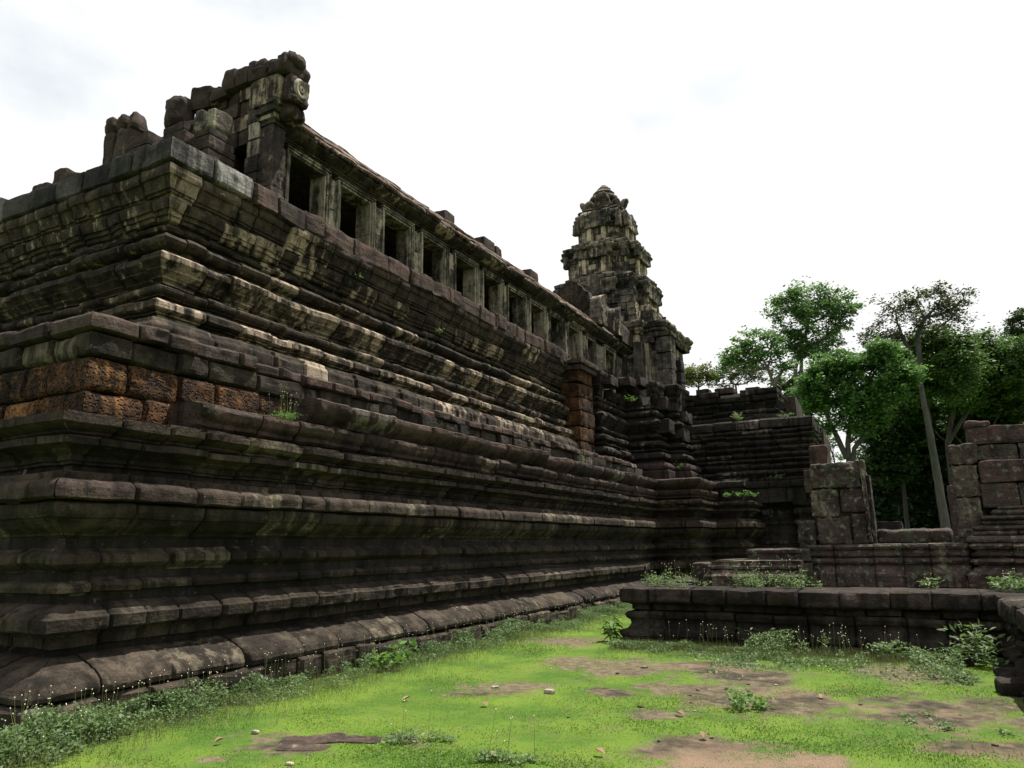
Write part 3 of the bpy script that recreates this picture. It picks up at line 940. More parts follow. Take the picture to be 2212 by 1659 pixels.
rbox(mb, -10.05, -9.8, 8.5, 9.0, 10.05, 10.5, r=.06, rough=.04, tone=(.35, 0, .2))
rbox(mb, -11.0, -10.55, 8.5, 9.0, 9.95, 10.2, r=.06, rough=.04, tone=(.35, 0, .2))
mb.build('top_stone', M_CAP, porch)

# ------------------------------------------------------------------ RUINED BLOCKS ON THE CORNER OF THE UPPER TERRACE


def moulded_base(mb, x0, x1, y0, y1, z0, z1, layers=5, flare=.12):
    h = (z1 - z0) / layers
    for k in range(layers):
        f = flare * (1 - k / layers) * (0.6 if k % 2 else 1.0)
        rbox(mb, x0 - f, x1 + f, y0 - f, y1 + f, z0 + k * h, z0 + (k + 1) * h - .004, r=.025, rough=.012, step=.09, tone=(RNG.uniform(.3, .6), RNG.choice([0, 0, .4]), .3))


mb = MB()
moulded_base(mb, -10.75, -10.22, 7.45, 8.0, 7.56, 8.76, 8, .09)
tag(mb.build('ribbed_pedestal', M_CAP), 'ribbed moulded base of stone slabs at the corner, left of the twin pale stumps', 'stone base', 'ruined stones on the upper corner')
mb = MB()
moulded_base(mb, -10.02, -9.62, 7.5, 8.0, 7.56, 8.50, 7, .09)
tag(mb.build('ribbed_pedestal', M_CAP), 'ribbed moulded base carrying the twin pale lichened stumps', 'stone base', 'ruined stones on the upper corner')
mb = MB()
rbox(mb, -10.12, -9.90, 7.55, 7.98, 8.50, 8.97, r=.06, rough=.03, step=.05, tone=(.75, .6, 0))
rbox(mb, -9.86, -9.62, 7.55, 7.98, 8.50, 8.93, r=.07, rough=.03, step=.05, tone=(.8, .7, 0))
rbox(mb, -10.5, -10.13, 7.6, 7.98, 8.52, 8.88, r=.05, rough=.03, step=.06, tone=(.4, .2, .1))
tag(mb.build('twin_pillar_stump', M_PAV), 'pale lichened twin pillar stump standing on a ribbed base at the corner', 'pillar stump', 'ruined stones on the upper corner')
mb = MB()
rock(mb, (-11.75, 8.45, 9.5), (.6, .5, .78), r=.24, rough=.06, step=.06, tone=(.3, 0, .2), taper=.12)
tag(mb.build('boulder', M_CAP), 'big rounded dark boulder on top of the ruined porch wall', 'boulder', 'ruined stones on the upper corner')
mb = MB()
rbox(mb, -11.55, -11.1, 8.5, 9.0, 9.9, 10.42, r=.05, rough=.04, step=.07, tone=(.3, 0, .2), rotz=.2)
rbox(mb, -11.15, -10.75, 8.55, 9.0, 9.9, 10.3, r=.05, rough=.04, step=.07, tone=(.35, 0, .3), rotz=-.15, tilt=(0, .3))
tag(mb.build('fallen_block', M_CAP), 'squared dark blocks leaning at the top of the porch wall beside the boulder', 'stone block', 'ruined stones on the upper corner')
lp = thing('pillar_stump', 'broken dark pillar stump with three knobbly stones on top, alone at the terrace edge', 'pillar stump', (-11.05, 7.0, 7.55), 'ruined stones on the upper corner')
mb = MB()
rbox(mb, -11.42, -11.12, 6.8, 7.2, 7.55, 8.5, r=.06, rough=.03, step=.07, tone=(.3, .2, .2))
rbox(mb, -11.13, -10.74, 6.78, 7.22, 7.55, 8.52, r=.07, rough=.03, step=.07, tone=(.35, .3, .2), tilt=(0, .08), taper=.15)
mb.build('shaft', M_CAP, lp)
mb = MB()
rbox(mb, -11.44, -11.22, 6.8, 7.2, 8.46, 8.80, r=.08, rough=.04, step=.06, tone=(.35, .2, .2))
rbox(mb, -11.2, -10.95, 6.8, 7.2, 8.48, 8.82, r=.09, rough=.04, step=.06, tone=(.35, 0, .2))
rbox(mb, -10.94, -10.74, 6.85, 7.15, 8.48, 8.84, r=.06, rough=.04, step=.06, tone=(.35, 0, .3), tilt=(0, -.15))
mb.build('head_stone', M_CAP, lp)
mb = MB()
moulded_base(mb, -10.7, -10.25, 6.85, 7.4, 7.56, 8.25, 3, .1)
rbox(mb, -10.75, -9.95, 7.3, 7.7, 8.2, 8.42, r=.03, rough=.02, tone=(.4, 0, .5))
tag(mb.build('stepped_base', M_CAP), 'low stepped stone base between the lone pillar stump and the ribbed bases', 'stone base', 'ruined stones on the upper corner')
RUB = [(-12.0, 6.85, .5, .4, .35, .3), (-12.5, 6.95, .45, .4, .3, -.4), (-12.3, 6.8, .3, .3, .5, .2), (-12.95, 6.9, .4, .4, .42, .1), (-13.4, 7.0, .55, .4, .32, 0), (-13.9, 7.0, .5, .4, .26, -.1),
       (-14.5, 6.9, .5, .45, .5, .15), (-15.1, 6.95, .5, .4, .3, 0), (-15.7, 6.9, .4, .4, .4, .3), (-16.4, 6.9, .6, .4, .35, .1), (-17.2, 6.9, .6, .4, .5, .1), (-18.2, 6.9, .7, .4, .4, .1)]
RLAB = ['tilted grey slab beside the lone pillar stump on the left parapet', 'flat broken slab lying on the left parapet behind the tilted grey one', 'thin slab set on edge near the foot of the lone pillar stump',
        'upright dark block on the left parapet, third stone from the pillar stump', 'long low block on the left parapet between two upright ones', 'low crumbling block on the left parapet just right of the tall pale-sided one',
        'tall block with a pale sunlit side near the left end of the parapet', 'low dark block just left of the pale-sided block on the parapet']
for k, (x, y, sx, sy, sz, rz) in enumerate(RUB):
    mb = MB()
    rock(mb, (x, y, 7.54), (sx, sy, sz), rotz=rz, tilt=(RNG.uniform(-.1, .1), RNG.uniform(-.2, .2) if k in (0, 1, 2) else 0), r=.04, rough=.03, step=.07, tone=(RNG.uniform(.2, .5), .6 if k == 6 else 0, .3))
    o = mb.build('parapet_block', M_CAP)
    tag(o, RLAB[k] if k < len(RLAB) else 'dark worn block at the far left end of the parapet', 'stone block', 'loose blocks along the left parapet')

# ------------------------------------------------------------------ THE LATERITE PIER
pier = thing('laterite_pier', 'upright reddish laterite pier with a flat cap at the far end of the tall tier', 'pier', (-8.85, 21.2, 4.1))
mb = MB()
z = 3.6
while z < 6.95:
    h = RNG.uniform(.42, .6)
    h = min(h, 7.0 - z)
    rbox(mb, -9.3, -8.62 + RNG.uniform(-.02, .02), 20.66 + RNG.uniform(-.02, .02), 21.8, z, z + h - .01, r=.05, rough=.03, step=.08, tone=(RNG.uniform(.25, .6), RNG.uniform(0, .3), 0))
    z += h
mb.build('shaft', M_LAT, pier)
mb = MB()
rbox(mb, -9.4, -8.52, 20.56, 21.95, 6.9, 7.08, r=.04, rough=.02)
rbox(mb, -9.45, -8.46, 20.48, 22.05, 7.08, 7.24, r=.04, rough=.025)
mb.build('cap', M_CAP, pier)

# ------------------------------------------------------------------ THE GATE-TOWER PLATFORM (redented projection)
plat = thing('tower_platform', 'black redented platform of stacked mouldings projecting towards the trees, below the tower', 'platform', (-5.5, 27, 3.6))
QPTS = [(-9.0, 21.95), (-8.42, 21.95), (-8.42, 24.5), (-7.36, 24.5), (-7.36, 25.45), (-6.85, 25.45), (-6.85, 27.0)]
def thin_stack(z0, z1, n, env, amp=.07):
    out = []
    hs = [RNG.uniform(.7, 1.3) for _ in range(n)]
    k_ = (z1 - z0) / sum(hs)
    z = z0
    for q, h in enumerate(hs):
        h *= k_
        d0 = env((z + h / 2 - z0) / (z1 - z0))
        a_ = amp * (1.0 if q % 2 else .55)
        out.append([(d0 - .09, z), (d0 - .09, z + .16 * h), (d0 - .03, z + .2 * h), (d0 - .03, z + .32 * h), (d0 + a_ * .7, z + .42 * h), (d0 + a_, z + .55 * h), (d0 + a_, z + .72 * h), (d0 + a_ * .4, z + .86 * h), (d0 - .05, z + .95 * h), (d0 - .09, z + h - .004)])
        z += h
    return out


QST = [('base_moulding', [(-.05, 3.55), (.36, 3.56), (.38, 3.62), (.38, 3.95), (.36, 4.0), (.30, 4.02)]), ('base_moulding', [(.28, 4.025), (.34, 4.05), (.36, 4.12), (.33, 4.20), (.26, 4.26), (.17, 4.30), (.06, 4.32)]),
       ('base_moulding', [(.10, 4.325), (.10, 4.38), (.2, 4.40), (.26, 4.46), (.25, 4.54), (.18, 4.60), (.08, 4.64)]), ('base_moulding', [(.02, 4.645), (.02, 4.69), (.1, 4.71), (.1, 4.75), (.02, 4.775)])]
for k, (nm, pr) in enumerate(QST + U[1:]):
    mb = MB()
    sq = [(d * (1.0 if k < 6 else .8), z) for d, z in pr]
    run(mb, sq, QPTS, blk=(0.32, 0.7), ds=0.12, step=0.05, rough=0.022, seed=300 + k * 3, jit=0.03, gap=0.03, fresh=0.12, purple=0.8 if k < 2 else 0.1, miss=0.0 if k < 8 else 0.25)
    mb.build(nm, M_PROJ, plat)
for x0, x1, y0, y1, z0, z1 in ((-8.9, -8.2, 22.3, 23.0, 6.7, 6.95), (-8.8, -8.0, 23.6, 24.3, 6.9, 7.2), (-8.9, -7.9, 24.5, 25.4, 7.05, 7.4), (-7.9, -7.40, 25.0, 25.9, 6.7, 7.2), (-7.6, -7.0, 25.6, 26.4, 6.2, 6.65),
                               (-7.1, -6.7, 25.7, 26.6, 5.8, 6.2), (-7.7, -7.2, 25.0, 25.6, 6.2, 6.65), (-7.2, -6.75, 25.5, 26.3, 5.1, 5.6), (-7.5, -7.0, 24.6, 25.3, 5.3, 5.8), (-7.4, -7.0, 26.2, 27, 6.6, 7.15)):
    mb = MB()
    rbox(mb, x0, x1, y0, y1, z0, z1, r=.04, rough=.03, step=.1)
    mb.build('stacked_block', M_PROJ, plat)
# the broad front with its right corner
MPTS = [(-6.85, 26.65), (-2.78, 26.65), (-2.78, 31.0)]


for k, pr in enumerate(thin_stack(3.5, 5.44, 9, lambda u: .28 - .62 * u + .48 * u * u)):
    mb = MB()
    run(mb, pr, MPTS, blk=(0.4, 0.95), ds=0.14, step=0.035, rough=0.02, seed=340 + k * 3, jit=0.022, gap=0.04, fresh=0.22)
    mb.build('moulding', M_PROJ, plat)
mb = MB()
run(mb, [(-.06, 5.44), (.05, 5.45), (.12, 5.49), (.13, 5.60), (.12, 5.74), (.04, 5.80), (-.6, 5.82)], [(-6.85, 26.65), (-2.78, 26.65), (-2.78, 31)], blk=(0.5, 1.0), ds=0.12, rough=0.026, seed=371, jit=0.035, gap=0.03, back=.7, fresh=.2)
mb.build('cap', M_PROJ, plat)
# second, set back tier on top
NPTS = [(-7.3, 27.35), (-3.95, 27.35), (-3.95, 31)]
for k, (nm, pr) in enumerate((('moulding', [(.0, 5.8), (.25, 5.81), (.26, 5.98), (.18, 6.04), (.10, 6.08)]), ('moulding', [(.05, 6.085), (.05, 6.12), (.14, 6.16), (.16, 6.22), (.08, 6.27), (.0, 6.30)]),
                               ('moulding', [(-.02, 6.305), (.02, 6.38), (.10, 6.46), (.14, 6.52), (.05, 6.56)]), ('moulding', [(.0, 6.565), (.10, 6.58), (.16, 6.64), (.16, 6.78), (.05, 6.80)]))):
    mb = MB()
    run(mb, pr, NPTS, blk=(0.4, 0.9), ds=0.14, rough=0.024, seed=380 + k, jit=0.03, gap=0.03)
    mb.build(nm, M_PROJ, plat)
mb = MB()
run(mb, [(.0, 6.805), (.12, 6.81), (.16, 6.86), (.16, 7.02), (.05, 7.05), (-.5, 7.06)], NPTS, blk=(0.4, 0.8), ds=0.14, rough=0.03, seed=390, jit=0.045, gap=0.03, back=.6, miss=.15)
for x0, x1, z1 in ((-6.7, -6.2, 7.24), (-6.0, -5.3, 7.2), (-4.9, -4.4, 7.12)):
    rbox(mb, x0, x1, 27.3, 27.9, 6.98, z1, r=.03, rough=.03)
mb.build('cap', M_PROJ, plat)
mb = MB()
box(mb, -12, -9.2, 21.9, 40, 3.4, 7.4)
box(mb, -9.3, -8.75, 22.3, 40, 3.4, 6.7)
box(mb, -8.9, -7.7, 24.8, 40, 3.4, 6.65)
box(mb, -7.9, -7.2, 25.75, 40, 3.4, 6.1)
box(mb, -7.4, -3.1, 26.98, 31, 3.0, 5.76)
box(mb, -7.5, -4.25, 27.65, 31, 5.7, 7.0)
mb.build('platform_core', M_CORE, plat, sharp=None)
# middle ledge at the foot of the projection
mb = MB()
for k, pr in enumerate(([(.0, 2.9), (.05, 2.92), (.06, 3.38), (.0, 3.40)], [(.02, 3.41), (.1, 3.42), (.13, 3.47), (.13, 3.60), (.05, 3.64), (-.9, 3.65)])):
    run(mb, pr, [(-6.4, 25.55), (-4.98, 25.55), (-4.98, 26.35), (-2.6, 26.35), (-2.6, 30)], blk=(0.5, 0.9), ds=0.15, rough=0.02, seed=400 + k, jit=0.02, gap=0.03, back=.9)
mb.build('ledge', M_PROJ, plat)
mb = MB()
for k, pr in enumerate(thin_stack(-.1, 2.75, 9, lambda u: .25 - .55 * u + .45 * u * u, .09) + [[(.0, 2.76), (.12, 2.78), (.2, 2.85), (.2, 3.0), (.1, 3.06), (-.6, 3.07)]]):
    run(mb, pr, [(-4.6, 27.0), (-3.3, 27.0), (-3.3, 26.5), (-1.9, 26.5), (-1.9, 31)], blk=(0.45, 0.9), ds=0.15, step=.04, rough=0.02, seed=410 + k, jit=0.02, gap=0.04, back=.5)
mb.build('lower_step', M_PROJ, plat)
mb = MB()
box(mb, -6.6, -2.9, 26.9, 30, -0.2, 3.45)
box(mb, -5.9, -5.2, 25.9, 30, 2.5, 3.5)
box(mb, -4.9, -2.2, 27.3, 30, -0.2, 2.9)
mb.build('ledge_core', M_CORE, plat, sharp=None)

mb = MB()
prism(mb, [(29.3, 5.6), (30.5, 5.6), (30.5, 6.2), (30.9, 6.25), (30.95, 6.9), (29.3, 7.0)], -4.2, -3.45, axis='x', tone=(.7, .3, 0))
tag(mb.build('stair_cheek', M_CAP), 'grey moulded end stone of a stair, high beside the pale double trunk', 'stair cheek', 'stair stones behind the platform')
mb = MB()
prism(mb, [(28.9, 3.4), (30.6, 3.4), (30.4, 4.2), (30.9, 4.3), (30.9, 5.45), (28.9, 5.5)], -3.2, -2.55, axis='x', tone=(.6, .2, 0))
tag(mb.build('stair_cheek', M_CAP), 'grey moulded end stone of a stair, lower, just above the reddish post', 'stair cheek', 'stair stones behind the platform')
mb = MB()
rbox(mb, -2.75, -2.18, 25.4, 26.0, 3.0, 4.62, r=.08, rough=.03, tone=(.6, .3, .9))
tag(mb.build('stone_post', M_CAP), 'squat reddish stone post above the carved door pillar', 'stone post')

# ------------------------------------------------------------------ THE TOWER
tower = thing('gate_tower', 'stepped stone tower with a lotus finial rising at the end of the gallery', 'tower', (-11, 30, 7.0))
TX, TY = -11.0, 30.0


def cross(w, b, p, cx=TX, cy=TY, p2=None):
    """Plan of a redented square: half width w, central bays of half width b standing p proud."""
    q = [(-w, -w), (-b, -w), (-b, -w - p), (b, -w - p), (b, -w), (w, -w), (w, -b), (w + p, -b), (w + p, b), (w, b), (w, w), (b, w), (b, w + p), (-b, w + p), (-b, w), (-w, w), (-w, b), (-w - p, b), (-w - p, -b), (-w, -b)]
    return [(cx + a, cy + c) for a, c in q]


def tier(parent, w, b, p, zb, z1, z2, seed, proud=.2, mat=M_TOW):
    """A tower storey: base moulding, wall courses, then a heavy cornice from z1 to z2."""
    mb = MB()
    run(mb, [(.12, zb), (.16, zb + .05), (.12, zb + .12), (.04, zb + .16), (0, zb + .18)], cross(w, b, p), closed=True, blk=(.3, .6), ds=.1, rough=.022, seed=seed, jit=.02, back=.3)
    mb.build('base_moulding', mat, parent)
    mb = MB()
    z = zb + .18
    nrow = max(1, round((z1 - z) / .28))
    h = (z1 - z) / nrow
    for k in range(nrow):
        run(mb, [(-.02, z), (0, z + .01), (.0, z + h - .012), (-.02, z + h - .004)], cross(w, b, p), closed=True, blk=(.28, .55), ds=.09, rough=.018, seed=seed + k, jit=.02, fresh=.4, back=.3, carve=.008)
        z += h
    mb.build('wall', mat, parent)
    mb = MB()
    H = z2 - z1
    for k, pr in enumerate(([(.0, 0), (.05, .06), (.05, .14), (.10, .2), (.12, .30), (.04, .33)], [(.05, .335), (.13, .38), (proud, .5), (proud + .03, .6), (proud - .02, .68), (.08, .69)],
                            [(.08, .695), (proud - .03, .72), (proud - .02, .85), (.1, .93), (.02, 1.0), (-.4, 1.02)])):
        run(mb, [(d, z1 + zz * H) for d, zz in pr], cross(w, b, p), closed=True, blk=(.26, .5), ds=.07, rough=.022, seed=seed + 30 + k, jit=.035, fresh=.08, back=.4, gap=.035, bright=-.12, carve=.012)
    mb.build('cornice', mat, parent)
    for sx in (-1, 1):
        for sy in (-1, 1):
            mb = MB()
            rbox(mb, TX + sx * (w + .08) - .15, TX + sx * (w + .08) + .15, TY + sy * (w + .08) - .15, TY + sy * (w + .08) + .15, z1 - .1, z1 + H * .72, r=.08, rough=.03, step=.07, tone=(.35, 0, 0), taper=.35, carve=.015)
            mb.build('antefix', mat, parent)
            for bx, by in ((sx * (b + .05), sy * (w + p + .1)), (sx * (w + p + .1), sy * (b + .05))):
                mb = MB()
                rbox(mb, TX + bx - .13, TX + bx + .13, TY + by - .13, TY + by + .13, z1 + .05, z1 + H * .8, r=.06, rough=.03, step=.07, tone=(.35, 0, 0), taper=.45, carve=.015)
                mb.build('antefix', mat, parent)
    # blind doors in the bays, with pilasters and a small pointed pediment
    for ax in (0, 1):
        mb = MB()
        e = w + p
        for a, c, dz in ((-b * .62, .10, 0), (b * .62, .10, 0)):
            if ax == 0:
                rbox(mb, TX + a - c, TX + a + c, TY - e - .09, TY - e + .1, zb + .2, z1 + .02, r=.02, rough=.012, step=.06, tone=(.7, .8, 0), carve=.01)
            else:
                rbox(mb, TX + e - .1, TX + e + .09, TY + a - c, TY + a + c, zb + .2, z1 + .02, r=.02, rough=.012, step=.06, tone=(.8, 1.0, 0), carve=.01)
        ped = [(-b * .9, z1 - .02), (b * .9, z1 - .02), (b * .98, z1 + H * .25), (b * .7, z1 + H * .55), (b * .3, z1 + H * .8), (0, z1 + H * .95), (-b * .3, z1 + H * .8), (-b * .7, z1 + H * .55), (-b * .98, z1 + H * .25)]
        if ax == 0:
            prism(mb, [(TX + u, v) for u, v in ped], TY - e - .2, TY - e + .05, rough=.02, carve=.035, tone=(.4, .1, 0))
        else:
            prism(mb, [(TY + u, v) for u, v in ped], TX + e - .05, TX + e + .2, axis='x', rough=.02, carve=.035, tone=(.5, .3, 0))
        mb.build('blind_door', mat, parent)
    mb = MB()
    box(mb, TX - w + .05, TX + w - .05, TY - w + .05, TY + w - .05, zb, z2)
    box(mb, TX - b + .05, TX + b - .05, TY - w - p + .08, TY + w + p - .08, zb, z2)
    box(mb, TX - w - p + .08, TX + w + p - .08, TY - b + .05, TY + b - .05, zb, z2)
    mb.build('core', M_CORE, parent, sharp=None)


tier(tower, 1.60, .92, .34, 9.6, 11.9, 12.85, 500, .24)
tier(tower, 1.28, .72, .30, 12.85, 13.75, 14.55, 540, .25)
tier(tower, .90, .54, .22, 14.55, 15.35, 16.2, 580, .17)
mb = MB()
run(mb, [(.0, 16.18), (.12, 16.2), (.16, 16.28), (.1, 16.36), (-.5, 16.4)], cross(.80, .45, .15), closed=True, blk=(.3, .5), ds=.1, rough=.03, seed=620, purple=.6, back=.5)
mb.build('top_slab', M_CAP, tower)
for k in range(8):
    lotus = MB()
    a = k * math.pi / 4 + .25
    big = 1.15 if k % 2 == 0 else .8
    px, py = TX + math.cos(a) * .80, TY + math.sin(a) * .80
    rock(lotus, (px, py, 16.30), (.48, .80 * big, .72 * big), rotz=a, tilt=(0, .7), r=.2, rough=.05, step=.07, tone=(RNG.uniform(.2, .5), 0, 0), taper=.5, carve=.015)
    lotus.build('lotus_petal', M_TOW, tower)
fin = MB()
lathe(fin, (TX, TY, 0), [(.5, 16.3), (.5, 16.6), (.40, 16.75), (.44, 16.98), (.58, 17.0), (.64, 17.1), (.60, 17.22), (.46, 17.28), (.43, 17.34), (.50, 17.40), (.42, 17.5), (.32, 17.54), (.30, 17.6), (.30, 17.66), (.2, 17.72), (.18, 17.78), (.1, 17.86), (.0, 17.88)],
      seg=22, rough=.05, lobes=10, lobe_amp=.08, tone=(.35, 0, .1))
fin.build('finial', M_TOW, tower)
# body of the gate below the storeys
mb = MB()
BODY = [(-13.4, 27.9), (-9.0, 27.9), (-9.0, 27.75), (-8.25, 27.75), (-8.25, 28.1), (-7.35, 28.1), (-7.35, 31.9), (-9.0, 31.9), (-9.0, 32.4), (-13.4, 32.4)]
z = 7.0
for k in range(9):
    h = .32
    run(mb, [(-.02, z), (0, z + .01), (.0, z + h - .012), (-.02, z + h - .004)], [(-13.4, 27.8), (-8.98, 27.8), (-8.98, 28.25), (-8.30, 28.25), (-8.30, 32)], blk=(.35, .7), ds=.1, rough=.014, seed=640 + k, jit=.012, fresh=.55, back=.3, carve=.010)
    z += h
mb.build('wall', M_GAL, tower)
mb = MB()
rbox(mb, -8.98, -8.62, 28.02, 28.4, 7.0, 9.6, r=.02, rough=.012, step=.08, tone=(.7, .6, 0), carve=.01)
rbox(mb, -9.15, -8.8, 27.6, 28.0, 7.0, 9.5, r=.02, rough=.012, step=.08, tone=(.2, 0, 0), carve=.01)
for k in range(4):
    rbox(mb, -8.36, -7.74, 28.0, 28.7, 7.0 + k * .68, 7.66 + k * .68, r=.04, rough=.03, step=.08, tone=(.3, .1, 0), carve=.015)
mb.build('pilaster', M_GAL, tower)
mb = MB()
for k in range(4):
    rbox(mb, -8.1 + RNG.uniform(-.03, .03), -7.64, 29.0, 29.6, 7.0 + k * .48, 7.46 + k * .48, r=.05, rough=.03, tone=(.3, 0, .1))
mb.build('buttress', M_PROJ, tower)
mb = MB()
for k, pr in enumerate(([(.0, 9.86), (.06, 9.9), (.06, 9.98), (.14, 10.04), (.16, 10.12), (.05, 10.14)], [(.05, 10.145), (.16, 10.2), (.24, 10.32), (.22, 10.42), (.05, 10.46), (-.5, 10.48)])):
    run(mb, pr, [(-13.4, 27.8), (-8.95, 27.8), (-8.95, 28.25), (-8.1, 28.25), (-8.1, 32)], blk=(.35, .7), ds=.1, rough=.03, seed=660 + k, jit=.03, fresh=.1, back=.6, carve=.012, bright=-.1)
rbox(mb, -8.95, -8.40, 27.98, 28.6, 9.5, 9.85, r=.06, rough=.04, tone=(.25, 0, .2), carve=.02)
rbox(mb, -8.42, -7.66, 27.95, 28.75, 9.72, 9.9, r=.05, rough=.03, tone=(.25, 0, .2))
mb.build('cornice', M_TOW, tower)
mb = MB()
z = 10.48
for k in range(5):
    a = k * .2
    run(mb, [(-.02, z), (0, z + .01), (.02, z + .27), (-.05, z + .29)], [(-13.2, 28.0), (-9.05 - a * .2, 28.0), (-9.05 - a * .2, 28.5 + a * .4), (-8.35 - a, 28.5 + a * .4), (-8.35 - a, 31.5)], blk=(.3, .6), ds=.1, rough=.03, seed=670 + k, jit=.04, fresh=.35, back=.5, carve=.01)
    z += .3
mb.build('upper_wall', M_TOW, tower)
mb = MB()
box(mb, -13.3, -9.4, 28.45, 32.2, 6.9, 11.9)
box(mb, -9.2, -8.45, 28.45, 32.0, 6.9, 10.4)
mb.build('core', M_CORE, tower, sharp=None)
# broken pediments where the gallery meets the tower
mb = MB()
prism(mb, [(-12.8, 9.3), (-9.35, 9.3), (-9.3, 9.9), (-9.55, 10.4), (-9.75, 10.4), (-10.0, 10.95), (-10.2, 10.95), (-10.45, 11.45), (-10.8, 11.8), (-11.1, 11.95), (-11.4, 11.85), (-11.75, 11.5), (-12.2, 11.2), (-12.8, 10.3)],
      26.0, 26.5, tone=(.3, .1, .1), rough=.05, carve=.05)
prism(mb, [(-12.4, 9.3), (-9.2, 9.3), (-9.2, 9.9), (-9.5, 10.3), (-9.9, 10.9), (-10.4, 11.45), (-11, 11.8), (-11.6, 11.5), (-12.4, 10.4)], 26.5, 28.0, tone=(.4, .1, .6), rough=.05)
mb.build('gable', M_UP, tower)
for y, s in ((24.45, .72), (26.15, .78)):
    mb = MB()
    prism(mb, [(y - .28 * s, 9.40), (y + .32 * s, 9.40), (y + .4 * s, 9.8), (y + .28 * s, 10.2), (y + .05, 10.5 + .12 * s), (y - .12, 10.45), (y - .3 * s, 10.0), (y - .35 * s, 9.7)], -9.6, -9.12, axis='x', tone=(.4, .2, 0), rough=.04, carve=.05)
    mb.build('acroterion', M_TOW, tower)

# ------------------------------------------------------------------ THE FRONT TERRACE (causeway platform on the right)
front = thing('front_terrace', 'low dark mossy stone terrace crossing the lawn in front of the carved ruin', 'terrace', (-1.5, 13.0, 0))
FPTS = [(-4.42, 22.0), (-4.42, 12.3), (0.93, 12.3), (0.93, 6.0)]
FP = [('footing', [(.02, -.1), (.16, -.1), (.18, .03), (.12, .075), (-.1, .08)]),
      ('base_course', [(-.05, .08), (.06, .09), (.10, .14), (.09, .21), (.0, .24), (-.03, .27), (-.06, .33), (-.05, .38), (.0, .41), (.02, .47), (-.02, .515)]),
      ('upper_course', [(-.12, .52), (-.08, .53), (-.08, .60), (-.03, .63), (.02, .64)]),
      ('coping', [(-.02, .645), (.05, .65), (.08, .68), (.085, .80), (.07, .865), (.02, .885), (-.3, .89), (-.8, .892)])]
for k, (nm, pr) in enumerate(FP):
    mb = MB()
    run(mb, pr, FPTS, blk=(0.38, 0.72) if nm != 'footing' else (.4, 1.1), ds=0.05, step=0.035, rough=0.024, seed=700 + k * 3, jit=0.022 if nm != 'footing' else .05, gap=0.03, fresh=.1 if k != 1 else .25, purple=.35 if k == 3 else .1,
        back=.3 if k < 3 else .9, miss=.2 if nm == 'footing' else .06 if k == 2 else 0)
    mb.build(nm, M_FRONT, front)
mb = MB()
gx = np.arange(-4.3, 9.1, .25)
gy = np.arange(12.6, 22.0, .25)
A, B = np.meshgrid(gx, gy, indexing='ij')
pz = np.stack([A, B, 0 * A], -1).reshape(-1, 3)
v = np.stack([A.ravel(), B.ravel(), .872 + .012 * fbm(pz * 1.5, 3, 3)], 1)
idx = np.arange(len(v)).reshape(A.shape)
mb.add(v, quads=np.stack([idx[:-1, :-1], idx[1:, :-1], idx[1:, 1:], idx[:-1, 1:]], -1).reshape(-1, 4), tone=(.6, 0, .3))
box(mb, -4.25, 9, 12.5, 22, -.2, .80)
box(mb, 1.1, 9, 6.0, 12.6, -.2, .80)
box(mb, 1.35, 9, 6.0, 12.6, .79, .868)
mb.build('paving', M_FRONT, front, sharp=60)

# ------------------------------------------------------------------ STEPS AND THE CARVED RUIN ON THE TERRACE
step_t = thing('moulded_step', 'purple-brown moulded stone steps at the left foot of the carved ruin', 'steps', (-2.5, 13.6, .88))
mb = MB()
SP = [(-.1, .87), (.10, .875), (.12, 1.05), (.10, 1.07), (.05, 1.12), (.0, 1.15), (.04, 1.17), (.04, 1.21), (-.01, 1.23), (-.02, 1.265), (.0, 1.27), (.0, 1.30), (-.5, 1.31)]
run(mb, SP, [(-3.2, 14.6), (-3.2, 13.3), (-1.72, 13.3)], blk=(.5, .9), ds=.06, step=.03, rough=.014, seed=720, jit=.012, purple=1.0, back=.8, gap=.02, fresh=.15)
rbox(mb, -3.62, -3.3, 13.6, 14.2, .88, 1.27, r=.05, rough=.03, tone=(.5, .3, .7))
mb.build('lower_step', M_PAV, step_t)
mb = MB()
run(mb, [(-.1, 1.28), (.02, 1.29), (.03, 1.40), (.05, 1.42), (.05, 1.47), (.0, 1.49), (-.6, 1.495)], [(-2.62, 14.6), (-2.62, 13.75), (-1.62, 13.75)], blk=(.45, .8), ds=.06, step=.03, rough=.016, seed=723, jit=.014, purple=.5, back=.7, fresh=.3)
box(mb, -3.0, -1.6, 13.55, 15, .8, 1.25)
mb.build('upper_step', M_PAV, step_t)

pav = thing('carved_ruin', 'roofless carved stone ruin with a pillar, a doorway and a broken wall on the terrace', 'ruin', (0.0, 14.0, .88))
BP = [(-.1, .87), (.06, .875), (.07, 1.08), (.05, 1.10), (.03, 1.12), (.0, 1.17), (-.04, 1.20), (-.05, 1.22), (.0, 1.235), (.03, 1.27), (.02, 1.31), (-.05, 1.33), (-.06, 1.345), (.0, 1.36), (.01, 1.40), (-.04, 1.42), (-.04, 1.45), (.0, 1.47), (.02, 1.51), (.0, 1.545), (-.6, 1.555)]
mb = MB()
run(mb, BP, [(-1.68, 17), (-1.68, 13.85), (.72, 13.85)], blk=(.38, .62), ds=.04, step=.025, rough=.012, seed=730, jit=.012, purple=.9, back=.8, gap=.018, fresh=.06, carve=.009)
box(mb, -1.5, 2.6, 14.1, 17, .8, 1.50)
mb.build('moulded_base', M_PAV, pav)
mb = MB()
BQ = [(d * 1.6, z) for d, z in BP[:-1]] + [(-.6, 1.555)]
